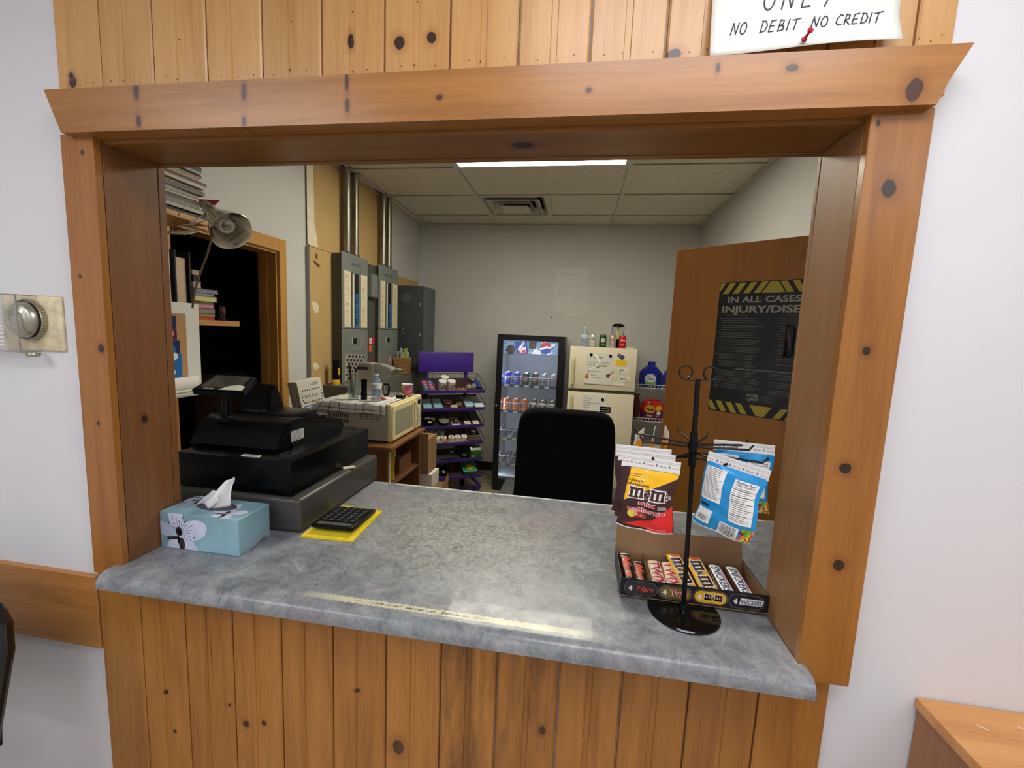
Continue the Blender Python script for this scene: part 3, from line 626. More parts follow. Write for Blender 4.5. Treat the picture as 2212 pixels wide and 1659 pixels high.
# ================================================================ candy rack, bags, candy tray
wire = M('wire_black', (16, 16, 18), .3, .3, var=.1)
t = thing('candy_rack', 'black wire spinner rack holding candy bags on the counter', 'display rack', (.284, .122, ZT + .0005))
G().lathe([(.081, 0), (.081, .003), (.078, .0055), (.03, .007), (.012, .009), (.010, .02), (.0, .02)], 48).build('base', M('enamel_black', (10, 10, 11), .12, var=.1), t)
G().cyl((0, 0, .006), (-.0215, -.018, .555), .0055, seg=14).build('pole', wire, t)
hx, hy = -.0165, -.012
g = G(); g.cyl((hx + .0017, hy, .358), (hx - .0015, hy - .003, .436), .0088, seg=16); g.cyl((hx - .001, hy - .001, .398), (hx - .001, hy - .001, .412), .0108, seg=16); g.build('collar', wire, t)
for a, ln, z, hk in [(14, .128, .407, .012), (3, .128, .402, .012), (-19, .146, .389, .014), (-70, .112, .392, .006), (-133, .155, .388, .012), (177, .115, .402, .014), (150, .138, .407, .012), (95, .11, .412, .01), (60, .12, .405, .012), (-150, .06, .38, .008), (-20, .06, .376, .006)]:
    c, s_ = math.cos(math.radians(a)), math.sin(math.radians(a))
    pts = [(hx + c * .006, hy + s_ * .006, z), (hx + c * ln * .55, hy + s_ * ln * .55, z + .001), (hx + c * ln * .93, hy + s_ * ln * .93, z + .001), (hx + c * ln, hy + s_ * ln, z + hk)]
    G().tube(pts, .0024, 8).build('arm', wire, t)
def curl(sg):
    pts = [(-.0215, -.018, .552)]
    pts += [(-.0215 + sg * .018, -.018, .5525)]
    cx_, cz_, r = -.0215 + sg * .026, .568, .0145
    for k in range(17):
        a = -math.pi / 2 + sg * 2 * math.pi * .93 * k / 16; pts.append((cx_ + r * math.cos(a), -.018 + .0003 * k, cz_ + r * math.sin(a)))
    return pts
for sg in (-1, 1): G().tube(curl(sg), .0019, 8).build('top_curl', wire, t)

# hanging bags: pillow pouch under a flat white header strip
hdr = M('bag_header', (232, 232, 230), .4, var=.03); inkb = M('ink_black')
brown = M('foil_brown', (62, 30, 30), .28, var=.12, scale=20, coat=.3); bagred = M('foil_red', (222, 34, 34), .3, coat=.3); bagyel = M('foil_yellow', (248, 190, 20), .3, coat=.3); bagwhite = M('print_white', (238, 238, 236), .4); bagblue = M('foil_blue', (22, 146, 214), .28, var=.08, scale=14, coat=.3); brn_ink = M('ink_brown', (66, 32, 26), .4); redink = M('ink_red', (214, 40, 62), .4)
def bagfn(W, H, T, sd, sag=0.):
    rr = random.Random(sd); ph = [rr.uniform(0, 6) for _ in range(6)]
    def f(x, z, side, h=0.):
        u = min(1, max(0, x / W + .5)); v = min(1, max(0, -z / H))
        b = T * max(0., math.sin(math.pi * u)) ** .55 * max(0., math.sin(math.pi * min(1., v * .96 + .02))) ** .5
        b += T * .10 * math.sin(13 * u + 9 * v + ph[0]) * math.sin(math.pi * v) + T * .07 * math.sin(25 * v - 8 * u + ph[1]) * math.sin(math.pi * u)
        nar = 1 - .05 * math.sin(math.pi * v) + .012 * math.sin(17 * v + ph[2])
        return Vector((x * nar + .003 * math.sin(7 * v + ph[3]) + sag * v * v, side * (max(b, 0) + h) , z - .003 * math.sin(math.pi * u) * v + .0018 * math.sin(11 * u + ph[4]) * v))
    return f
def bag(name, label, loc, rot, W, H, T, sd, mat, design, hs=.024, sag=0., hang=.0, group=None, hdr_design=True):
    t = thing(name, label, 'candy bag', loc, group=group, rot=rot); f = bagfn(W, H, T, sd, sag)
    z0 = -hs
    off = lambda p: p + Vector((0, 0, z0))
    g = G()
    for sd_ in (-1, 1): g.grid(lambda u, v: off(f((u - .5) * W, -v * H, sd_)), 14, 18)
    bmesh.ops.remove_doubles(g.bm, verts=g.bm.verts, dist=.0006); g.build('pouch', mat, t, sharp=70)
    g = G(); g.box(-W / 2 - .001, W / 2 + .001, -.0006, .0006, z0 - .002, 0); g.build('header_strip', hdr, t)
    p = P()
    if hdr_design:
        rr = random.Random(sd)
        for k in range(2): p.rect(-W / 2, -.004 - k * .003, W / 2, -.0048 - k * .003, M('hdr_grey', (190, 190, 190), .5), 0)
        for k in range(9): p.text('&' if k % 2 else 'for you', -W * .44 + k * W * .11, -.0155, .0034 if k % 2 == 0 else .0048, inkb if k % 4 else redink, 1)
    p.build('header_print', t, lambda a, b, h: Vector((a, -.0006 - h, b)))
    q = P(); design(q, W, H)
    clip(q, -W / 2 + .001, W / 2 - .001, -H + .001, -.0005)
    q.build('print', t, lambda a, b, h: off(f(a, b, -1, h)), cuts=([W * (k / 14 - .5) for k in range(1, 14)], [-H * k / 18 for k in range(1, 18)]), lift=.0005)
    return t
def mglyph(p, x, y, w, h, mat, lay, gr=0.):
    """slab lower-case m"""
    sw = w * .2
    def r(a, b, c, d): p.rect(x + a * w - gr, y + b * h - gr, x + c * w + gr, y + d * h + gr, mat, lay)
    for sx in (.06, .40, .74): r(sx, 0, sx + .2, .82)
    for sx in (0., .35, .69): r(sx, 0, sx + .31, .17)
    r(0., .80, .26, 1.); r(.2, .74, .9, .96)
def mm_logo(p, x, y, w, h, ink, lay=3, out=None, s_=True):
    for gr, mt, ly in (((h * .11, out, lay), (0., ink, lay + 1)) if False else ()): pass
    mw = w * .36
    for gr, mt, ly in ([(h * .10, out, lay)] if out else []) + [(0., ink, lay + 1)]:
        mglyph(p, x, y, mw, h, mt, ly, gr); mglyph(p, x + mw + w * .15, y - h * .03, mw, h * 1.02, mt, ly, gr)
        p.text('&', x + mw + w * .075, y + h * .08, h * .6, mt, ly, .02 + gr / h * .5, w=w * .13 + gr)
        if s_: p.text("'s", x + w * .935, y + h * .05, h * .72, mt, ly, .01 + gr / h * .5, w=w * .12 + gr)
def d_mm(p, W, H):
    X = lambda a: (a - 415) / 470 * W * .98
    Z = lambda b: -(b - 838) / 540 * H
    def pt(a, b): return (X(a), Z(b))
    p.poly([pt(243, 838), pt(640, 838), pt(640, 880), pt(232, 1130)], bagyel, 0)
    p.poly([pt(225, 1332), pt(470, 1262), pt(600, 1165), pt(660, 1120), pt(640, 1372)], bagred, 0)
    lines(p, X(245), X(420), Z(888), 2, .004, .0009, brn_ink, 1, .3)
    p.text('classic', X(312), Z(952), H * .042, brn_ink, 1, .02, w=W * .29); p.text('classique', X(335), Z(985), H * .042, brn_ink, 1, .02, w=W * .40)
    mm_logo(p, X(268), Z(1090), W * .76, H * .17, brn_ink, 2, bagwhite)
    for b_, mt, ly in ((.06, bagwhite, 5), (.015, redink, 7)):
        p.text('mix', X(435), Z(1148), H * .075, mt, ly, b_, w=W * (.30 + (b_ - .02) * .6)); p.text('mélange', X(425), Z(1206), H * .072, mt, ly, b_, w=W * (.66 + (b_ - .02) * .6))
    p.rect(X(520), Z(1160), X(615), Z(1132), brown, 6); lines(p, X(525), X(610), Z(1136), 3, .002, .0008, bagwhite, 8, .2)
    for a, b_, r, c in ((292, 1235, .0085, (240, 220, 60)), (328, 1218, .007, (206, 160, 110)), (345, 1240, .007, (170, 30, 40)), (375, 1235, .007, (176, 40, 40)), (395, 1240, .0065, (150, 80, 50))): p.ell(X(a), Z(b_), r, r * .85, M('candy_%d' % c[0], c, .3), 3, 14)
    for a in (340, 376): p.text('m', X(a), Z(1246), .004, bagwhite, 5, .02)
    lines(p, X(430), X(600), Z(1336), 2, .004, .0022, M('ink_pink', (240, 120, 120), .5), 2, .05)
    p.rect(-W, -H, W, -H + .0035, bagwhite, 3)
def barcode(p, x0, y0, x1, y1, lay=1, vert=True, sd=0):
    rr = random.Random(sd); p.rect(x0, y0, x1, y1, bagwhite, lay); a = x0 + (x1 - x0) * .08
    while a < x1 - (x1 - x0) * .12:
        wd = (x1 - x0) * rr.choice((.014, .02, .035)); p.rect(a, y0 + (y1 - y0) * .1, a + wd, y1 - (y1 - y0) * .05, inkb, lay + 1); a += wd + (x1 - x0) * rr.choice((.015, .025, .035))
def d_blue(p, W, H):
    p.rect(-W * .46, -H * .56, -W * .10, -H * .06, bagwhite, 1); lines(p, -W * .44, -W * .12, -H * .08, 18, H * .025, H * .006, inkb, 2, .25, 5)
    p.rect(W * .06, -H * .74, W * .44, -H * .12, bagwhite, 1); p.text('Nutrition Facts', W * .25, -H * .165, .0042, inkb, 2, .02, w=W * .3); p.text('Valeur nutritive', W * .25, -H * .20, .0036, inkb, 2, .01, w=W * .3)
    lines(p, W * .08, W * .42, -H * .23, 17, H * .029, H * .0055, inkb, 2, .4, 9)
    for k in range(5): p.rect(W * .07, -H * (.25 + .09 * k) - .0006, W * .43, -H * (.25 + .09 * k), inkb, 3)
    barcode(p, -W * .05, -H * .985, W * .27, -H * .80, 1, sd=4); p.rect(-W * .48, -H * .92, -W * .22, -H * .70, bagwhite, 1); barcode(p, -W * .46, -H * .9, -W * .26, -H * .8, 2, sd=8)
    p.stad(-W * .46, -H * .66, -W * .3, -H * .62, inkb, 1)
    rr = random.Random(3)
    for k in range(34): p.ell(W * rr.uniform(.29, .5), -H * rr.uniform(.80, 1.), .0042, .0038, M('sweet_%d' % (k % 5), [(214, 60, 40), (240, 210, 60), (110, 170, 60), (230, 130, 50), (140, 30, 30)][k % 5], .3), 2 + k % 3, 10)
    p.rect(-W, -H, W, -H + .003, bagwhite, 4)
gm = 'brown chocolate candy bags on the rack'
bag('candy_bag', 'frontmost brown and yellow chocolate candy bag with white and red lettering', (.160, .0, 1.3425), (math.radians(-4), math.radians(2), math.radians(-10)), .111, .124, .012, 1, brown, d_mm, group=gm)
bag('candy_bag', 'brown candy bag directly behind the frontmost chocolate bag', (.155, .026, 1.3475), (math.radians(-3), math.radians(1), math.radians(-8)), .111, .124, .010, 2, brown, d_mm, group=gm)
bag('candy_bag', 'third brown candy bag back on the front rack arm, nearly hidden', (.1515, .049, 1.3515), (math.radians(-3), 0, math.radians(-6)), .111, .124, .009, 3, brown, d_mm, group=gm)
gb = 'blue candy bags on the rack'
bag('candy_bag', 'nearest blue candy bag, hanging crooked with its printed back outward', (.324, -.002, 1.3525), (math.radians(-5), math.radians(6), math.radians(-36)), .112, .132, .013, 11, bagblue, d_blue, hs=.019, sag=.0, group=gb)
bag('candy_bag', 'blue candy bag hanging straight behind the crooked blue one', (.383, .137, 1.3585), (math.radians(-2), math.radians(0), math.radians(-8)), .122, .132, .012, 12, bagblue, d_blue, hs=.022, group=gb)
gy = 'yellow bags seen edge-on at the back of the rack'
def d_none(p, W, H): p.rect(-W * .3, -H * .6, W * .3, -H * .2, brown, 1)
yelbag = M('foil_amber', (236, 164, 24), .3, coat=.3)
for k, (x, y, rz) in enumerate([(.166, .205, 70), (.203, .223, 78), (.236, .238, 84)]):
    bag('candy_bag', ['leftmost', 'middle', 'rightmost'][k] + ' of three edge-on yellow bags at the rear of the rack', (x, y, 1.352 + .002 * k), (math.radians(4), 0, math.radians(rz)), .10, .12, .008, 20 + k, yelbag, d_none, hs=.022, group=gy, hdr_design=False)

# ---------------------------------------------------------------- open candy tray
kraft = M('kraft_board', (150, 116, 82), .8, var=.07, scale=12); tray_blk = M('tray_black', (24, 22, 23), .45, var=.1)
bx0, bx1, by0, by1, bz, bhh = .139, .4765, .142, .303, .9515, .046
t = thing('candy_tray', 'open black cardboard tray of chocolate bars on the counter, lid raised', 'candy tray', (bx0, by0, bz)); W, D = bx1 - bx0, by1 - by0
G().box(0, W, 0, D, 0, .002).build('floor', kraft, t)
G().box(0, W, 0, .002, .002, bhh).build('front_panel', tray_blk, t)
for xa in (0, W - .0016): G().box(xa, xa + .0016, .002, D, .002, bhh).build('side_panel', M('tray_side', (70, 66, 66), .5), t)
for xa in (.0017, W - .0025): G().box(xa, xa + .0008, .003, D - .003, .002, bhh - .002).build('side_lining', kraft, t)
G().box(0, W, D - .002, D, .002, .03).build('back_panel', kraft, t)
g = G(); lx = TR(0, D, .03, rx=math.radians(-24)); g.prism([(0, 0), (W, 0), (W, .066), (.062, .066), (.06, .084), (.004, .084)], -.001, .001, 'y', lx); g.build('lid', kraft, t)
for x in (.075, ): G().prism([(.02, .002), (D - .002, .002), (D - .002, .036), (.03, .03)], x, x + .0012, 'x').build('divider', kraft, t)
p = P(); pg = M('tray_grey', (96, 94, 96), .5); gold = M('tray_gold', (132, 112, 52), .4)
marsr = M('mars_red', (226, 78, 50), .45)
for k, (c1, tx_) in enumerate([((50, 48, 50), 'Mars'), ((126, 108, 54), 'Twix'), ((236, 178, 40), 'mm'), ((34, 24, 28), 'SNICKERS')]):
    x0 = .008 + k * (W - .016) / 4; x1 = x0 + (W - .016) / 4
    p.stad(x0 + .0005, .006, x1 - .0005, .042, pg, 1); p.stad(x0 + .0025, .008, x1 - .0025, .04, tray_blk, 2); p.stad(x0 + .004, .0095, x1 - .004, .0385, M('tray_pill_%d' % k, c1, .45), 3)
    p.text('4', x0 + .0155, .0175, .0125, bagwhite, 4, .05)
    xm = (x0 + x1) / 2 + .010
    if tx_ == 'mm': mm_logo(p, xm - .024, .0185, .046, .0135, brn_ink, 4, bagwhite)
    elif tx_ == 'Mars': p.text('Mars', xm, .0185, .0125, marsr, 4, .012, .35, w=.042)
    elif tx_ == 'Twix':
        p.text('Twix', xm, .0175, .0145, bagwhite, 4, .06, w=.044); p.text('Twix', xm, .0175, .0145, redink, 5, .02, w=.041)
    else:
        p.poly([(xm - .026, .0165), (xm + .0235, .0165), (xm + .0275, .0325), (xm - .0225, .0325)], bagwhite, 4); p.text('SNICKERS', xm, .0185, .0118, M('ink_navy', (36, 52, 120), .4), 5, .015, .3, w=.047)
p.build('print', t, lambda a, b, h: Vector((a, -h, b)))
def bar(name, label, x, y, z, rz, rx, Lb, Wb, Hb, mat, design, group, ry=0.):
    t = thing(name, label, 'chocolate bar', (x, y, z), group=group, rot=(rx, ry, rz))
    def f(u, v, sgn):   # u along width, v along length
        e = min(1., min(v, 1 - v) / .10); zz = Hb * .5 * (max(0, math.sin(math.pi * u)) ** .45) * (e ** .5)
        return Vector(((u - .5) * Wb, (v - .5) * Lb, Hb * .5 + sgn * zz))
    g = G()
    for sg in (-1, 1): g.grid(lambda u, v: f(u, v, sg), 10, 16)
    bmesh.ops.remove_doubles(g.bm, verts=g.bm.verts, dist=.0003); g.build('wrapper', mat, t, sharp=60)
    q = P(); design(q, Lb, Wb); clip(q, -Lb * .45, Lb * .45, -Wb * .46, Wb * .46)
    q.build('print', t, lambda a, b, h: f(b / -Wb + .5, a / Lb + .5, 1) + Vector((0, 0, h)), cuts=([Lb * (k / 12 - .5) for k in range(1, 12)], [Wb * (k / 8 - .5) for k in range(1, 8)]), lift=.0006)
    return t
navy = M('ink_navy'); foil_blk = M('foil_black', (24, 20, 22), .3, coat=.3); foil_gold = M('foil_gold', (178, 146, 92), .3, .4, coat=.2); foil_dbrn = M('foil_dark_brown', (54, 30, 28), .3, coat=.3)
# lettering runs along the bar and reads from the right-hand side
def flip(p):
    p.it = [([(-a, -b) for a, b in vs], fs, m_, l) for vs, fs, m_, l in p.it]; return p
def d_mars(p, L_, W_): p.text('Mars', 0, -W_ * .3, W_ * .6, M('mars_cream', (226, 180, 150), .4), 1, .05, .3, w=L_ * .72); p.text('Mars', 0, -W_ * .3, W_ * .6, marsr, 2, .03, .3, w=L_ * .7); p.rect(-L_ * .46, -W_ * .3, -L_ * .38, W_ * .3, bagwhite, 1); flip(p)
def d_twix(p, L_, W_): p.rect(-L_ * .42, -W_ * .44, L_ * .42, W_ * .44, M('twix_cream', (226, 206, 170), .4), 0); p.text('TWIX', 0, -W_ * .36, W_ * .74, bagwhite, 1, .07, w=L_ * .82); p.text('TWIX', 0, -W_ * .36, W_ * .74, M('twix_red', (190, 24, 44), .4), 2, .03, w=L_ * .78); flip(p)
def d_mmb(p, L_, W_): mm_logo(p, -L_ * .34, -W_ * .34, L_ * .72, W_ * .64, brn_ink, 2, bagwhite); p.ell(-L_ * .40, 0, L_ * .05, W_ * .25, M('candy_orange', (226, 90, 40), .4), 1); flip(p)
def d_snick(p, L_, W_):
    p.rect(-L_ * .42, W_ * .34, L_ * .42, W_ * .43, M('snick_red', (206, 40, 60), .4), 1); p.poly([(-L_ * .42, -W_ * .36), (L_ * .38, -W_ * .36), (L_ * .42, W_ * .33), (-L_ * .38, W_ * .33)], bagwhite, 1); p.text('SNICKERS', 0, -W_ * .27, W_ * .52, navy, 2, .02, .25, w=L_ * .72); flip(p)
gg = 'chocolate bars in the tray'; zb = bz + .0022; ym = (by0 + by1) / 2
bar('chocolate_bar', 'leftmost black chocolate bar with red lettering in the tray', .163, ym - .005, zb + .017, math.radians(4), math.radians(7), .125, .033, .020, foil_blk, d_mars, gg)
bar('chocolate_bar', 'second black chocolate bar with red lettering, lying lower', .196, ym - .008, zb + .003, math.radians(2), math.radians(5), .12, .033, .019, foil_blk, d_mars, gg)
bar('chocolate_bar', 'left gold chocolate bar with red and white lettering', .2375, ym - .006, zb + .010, 0, math.radians(5), .13, .036, .017, foil_gold, d_twix, gg)
bar('chocolate_bar', 'right gold chocolate bar with red and white lettering', .2735, ym - .006, zb + .010, math.radians(-2), math.radians(5), .13, .036, .017, foil_gold, d_twix, gg)
bar('chocolate_bar', 'left yellow candy pouch in the tray behind the pole', .303, ym + .006, zb + .018, math.radians(9), math.radians(12), .15, .040, .016, bagyel, d_mmb, gg)
bar('chocolate_bar', 'right yellow candy pouch with brown lettering in the tray', .3515, ym + .002, zb + .018, math.radians(8), math.radians(11), .15, .044, .016, bagyel, d_mmb, gg)
bar('chocolate_bar', 'left dark brown bar with blue and white lettering', .395, ym - .006, zb + .012, math.radians(3), math.radians(6), .135, .037, .021, foil_dbrn, d_snick, gg)
bar('chocolate_bar', 'rightmost dark brown bar with blue and white lettering', .438, ym - .006, zb + .012, math.radians(3), math.radians(6), .135, .037, .021, foil_dbrn, d_snick, gg)
# ================================================================ left side of the office: shelves, lamp, panels, microwave
shelf_w = wood('shelf_pine', (214, 162, 100), (176, 118, 62), 'y', 12, .4, [], objvar=.05)
t = thing('wall_shelf', 'upper pine wall shelf carrying the pile of magazines', 'shelf', (-1.65, .43, 1.966))
G().box(-.158, .15, -.257, .267, -.011, .011, .002).build('board', shelf_w, t)
t = thing('wall_shelf', 'lower pine wall shelf with rounded end in front of the doorway', 'shelf', (-1.65, .51, 1.569))
g = G(); g.prism([(-.158, -.337), (.15, -.337), (.15, .32), (.142, .338), (.125, .347), (-.158, .347)], -.011, .011, 'z'); g.build('board', shelf_w, t)
G().box(-.15, .05, .0, .02, -.06, -.0112, .002).build('bracket', M('bracket_grey', (80, 80, 82), .4, .6), t)
rr = random.Random(5)
zz = 1.9775
cols = [(52, 50, 52), (196, 192, 182), (150, 142, 132), (92, 84, 80), (206, 198, 176), (168, 160, 150), (120, 112, 108), (188, 172, 140), (214, 206, 188), (86, 62, 40), (176, 150, 110), (58, 54, 56), (190, 188, 186), (34, 32, 36), (206, 202, 196), (150, 146, 150), (90, 60, 92), (120, 108, 100)]
nm = ['dark grey', 'white', 'grey', 'charcoal', 'cream', 'pale grey', 'slate', 'buff', 'ivory', 'brown', 'tan', 'black', 'silver', 'jet black', 'off-white', 'mid grey', 'purple', 'taupe']
for k in range(18):
    th = rr.uniform(.009, .019); t = thing('magazine', '%s magazine, number %s up in the pile on the upper shelf' % (nm[k], ['one', 'two', 'three', 'four', 'five', 'six', 'seven', 'eight', 'nine', 'ten', 'eleven', 'twelve', 'thirteen', 'fourteen', 'fifteen', 'sixteen', 'seventeen', 'eighteen'][k]), 'magazine', (-1.645 + rr.uniform(-.006, .008), .45, zz), rr.uniform(-.03, .03), 'magazines on the upper shelf')
    e = rr.uniform(-.02, .015)
    G().box(-.135, .135, -.24, .235 + e, 0, th - .0004).build('pages', M('mag_%d' % k, cols[k], .55, var=.25, scale=40, stretch=(1, 1, 18)), t)
    G().box(-.137, .137, -.241, .237 + e, th - .0018, th - .0003).build('cover', M('magc_%d' % k, tuple(int(c * .8) for c in cols[(k * 5) % 18]), .35), t)
    zz += th
g = G(); g.poly([(0, 0, 0), (.05, .06, .012), (.03, .03, -.03)]); g.poly([(0, 0, -.001), (.03, .03, -.031), (.05, .06, .011)])
o = tag(g.build('paper_corner', M('paper_red', (150, 26, 40), .5)), 'small red paper corner sticking out of the magazine pile', 'paper'); o.location = (-1.515, .66, 2.05)
# books and papers on the lower shelf
zz = 1.5805
st_ = [('red ring-bound pad at the bottom', (206, 72, 48), .013, .712, 0), ('yellow-green pad on the red one', (150, 150, 84), .014, .714, 0), ('grey-mauve paper block', (152, 134, 138), .02, .716, 0), ('pink paper block', (204, 140, 158), .018, .71, 0), ('dark green pad', (96, 116, 52), .009, .712, 0), ('thick yellow legal pad', (222, 206, 140), .022, .726, 0), ('light blue pad', (120, 166, 184), .012, .716, 0), ('mauve magazine, widest of the stack', (150, 136, 142), .016, .734, 0), ('grey-white book', (186, 180, 168), .024, .652, 0), ('black box file', (30, 31, 34), .026, .65, 0), ('beige paperback on top', (176, 166, 140), .020, .65, 0)]
for k, (lb, c, th, ye, _) in enumerate(st_):
    t = thing('book', lb + ' of the stack on the lower shelf', 'book', (-1.62, .64, zz), rr.uniform(-.02, .02), 'stacked books on the lower shelf')
    G().box(-.11, .115, -.02, ye - .64, .0012, th - .0016).build('pages', M('bk_%d' % k, c, .7, var=.18, scale=60, stretch=(1, 1, 25)), t)
    G().box(-.112, .117, -.021, ye - .639, 0, .0011).box(-.112, .117, -.021, ye - .639, th - .0015, th - .0004).build('cover', M('bkc_%d' % k, tuple(int(x * .85) for x in c), .45), t)
    zz += th
t = thing('ink_bottle', 'small dark bottle with brown cap beside the book stack', 'bottle', (-1.516, .765, 1.5805))
G().lathe([(.0, 0), (.011, 0), (.0115, .002), (.0115, .028), (.009, .033), (.0, .033)], 16).build('glass', M('glass_dark', (26, 20, 16), .1), t)
G().lathe([(.0118, .0335), (.0118, .046), (.0108, .048), (.0108, .058), (.0, .06)], 16).build('cap', M('cap_brown', (92, 40, 24), .5), t)
t = thing('binder', 'black ring binder standing on the lower shelf by the jamb', 'binder', (-1.62, .575, 1.5805))
G().box(-.125, .118, .027, .034, 0, .255, .001).box(-.125, .118, -.034, -.027, 0, .255, .001).box(-.132, -.125, -.034, .034, 0, .255, .001).build('cover', M('binder_black', (24, 23, 25), .5), t)
G().box(-.12, .108, -.02, .02, .004, .23).build('pages', M('pages_cream', (214, 186, 160), .8, var=.06), t)
t = thing('folder', 'white folder standing in front of the black binder', 'folder', (-1.62, .505, 1.5805)); G().box(-.12, .122, -.014, .014, 0, .25, .001).build('cover', M('folder_white', (226, 222, 212), .6), t); G().box(-.11, .12, -.012, .012, .2502, .256).build('sheets', M('pages_cream'), t)
t = thing('note_card', 'white card with green edge tucked under the upper shelf', 'card', (-1.555, .57, 1.9545)); X = TR(0, 0, 0, rz=.3, rx=.5)
G().box(-.02, .075, -.03, .07, -.052, -.05, X=TR(0, 0, 0, .2, .35)).build('sheet', M('card_white', (208, 202, 188), .6), t); G().box(-.02, .075, -.045, -.031, -.052, -.05, X=TR(0, 0, 0, .2, .35)).build('green_edge', M('card_green', (120, 136, 30), .6), t); G().cyl((.02, .0, -.055), (.02, .0, 0), .0012, seg=6).build('pin', M('chrome', (190, 190, 192), .18, 1.), t)
# paper display hanging from the lower shelf edge
pw = M('paper_white', (232, 230, 220), .7, var=.02); kf = M('kraft_paper', (188, 146, 98), .8, var=.05)
t = thing('paper_hanger', 'white paper wall pocket with curled bottom hanging from the lower shelf', 'paper', (-1.4945, .45, 1.63))
G().box(0, .003, -.20, .175, -.335, .012, .001).build('back_sheet', pw, t)
G().box(.0032, .0045, -.2, .115, -.30, -.03).build('kraft_sheet', kf, t)
p = P(); cb_ = M('print_navy', (24, 40, 92), .4); p.rect(-.19, -.085, .075, -.04, cb_, 0).rect(-.19, -.13, -.0, -.086, M('print_gold', (236, 180, 40), .4), 0).rect(-.0, -.13, .075, -.086, M('print_plum', (92, 26, 60), .4), 0).rect(-.19, -.18, .085, -.131, cb_, 0).rect(-.19, -.275, .09, -.181, M('print_blue', (30, 110, 180), .4), 0).rect(-.19, -.296, .095, -.276, M('print_gold'), 0)
p.ell(.04, -.19, .035, .02, bagwhite, 1).ell(.04, -.165, .028, .018, M('print_blue'), 2).ell(.055, -.105, .007, .012, M('print_peach', (230, 170, 130), .4), 1).ell(.055, -.25, .008, .009, bagwhite, 1); p.build('print', t, lambda a, b, h: Vector((.0046 + h, a, b)))
g = G(); g.grid(lambda u, v: (.0015 + .011 - .011 * math.cos(math.pi * 1.15 * v), -.2 + .345 * u, -.335 - .013 * math.sin(math.pi * 1.15 * v) + (.03 * max(0, v - .5))), 2, 12); g.grid(lambda u, v: (.0235 - .002 * v, -.2 + .345 * u, -.33 + .06 * v), 2, 2); o = g.build('curled_bottom', pw, t); md = o.modifiers.new('s', 'SOLIDIFY'); md.thickness = .0015
# clamp lamp
alu = M('aluminium_spun', (226, 220, 208), .2, 1., var=.08, scale=30); chrome = M('chrome')
t = thing('clamp_lamp', 'silver reflector clamp lamp with spiral bulb clipped to the upper shelf', 'lamp', (-1.39, .587, 1.991))
ax = Vector((.15, -.041, -.109)).normalized(); Xl = Matrix.Translation((0, 0, 0)) @ Vector((0, 0, 1)).rotation_difference(ax).to_matrix().to_4x4()
G().lathe([(.0, -.03), (.017, -.03), (.019, -.012), (.021, .008), (.02, .01)], 20, Xl).build('socket', M('socket_grey', (152, 146, 132), .5), t)
g = G(); g.lathe([(.022, .004), (.024, .03), (.031, .05), (.044, .08), (.06, .115), (.071, .148), (.073, .152), (.0725, .1525), (.068, .145), (.056, .112), (.040, .078), (.027, .05), (.0, .045)], 36, Xl); g.build('reflector', alu, t, sharp=50)
pts = [Xl @ Vector((.021 * math.cos(a), .021 * math.sin(a), .066 + .062 * a / (2 * math.pi * 3.6))) for a in [2 * math.pi * 3.6 * k / 80 for k in range(81)]]
g = G(); g.tube(pts, .0068, 8); g.lathe([(.018, .04), (.018, .066), (.0, .066)], 14, Xl); g.build('spiral_bulb', M('bulb_white', (214, 208, 192), .35), t)
g = G(); g.tube([(-.075, -.01, -.055), (-.06, .01, -.03), (-.03, .015, -.012), (.0, .015, -.02)], .003, 6); g.tube([(-.1, -.03, -.03), (-.09, -.035, -.02), (-.02, .0, -.03)], .0022, 6); g.tube([(-.1, -.03, -.065), (-.05, -.02, -.06), (-.02, .0, -.04)], .0022, 6); g.sph((-.012, .004, -.028), .013, 10, 6); g.build('clamp', chrome, t)
cp = [(0, .0, -.028), (.004, .0, -.06), (.006, -.002, -.11), (-.008, -.01, -.17), (-.03, -.02, -.235), (-.045, -.03, -.30), (-.05, -.04, -.37)]
g = G(); g.tube(cp, .0036, 8); g.build('cord', M('cord_brown', (112, 92, 66), .6), t)

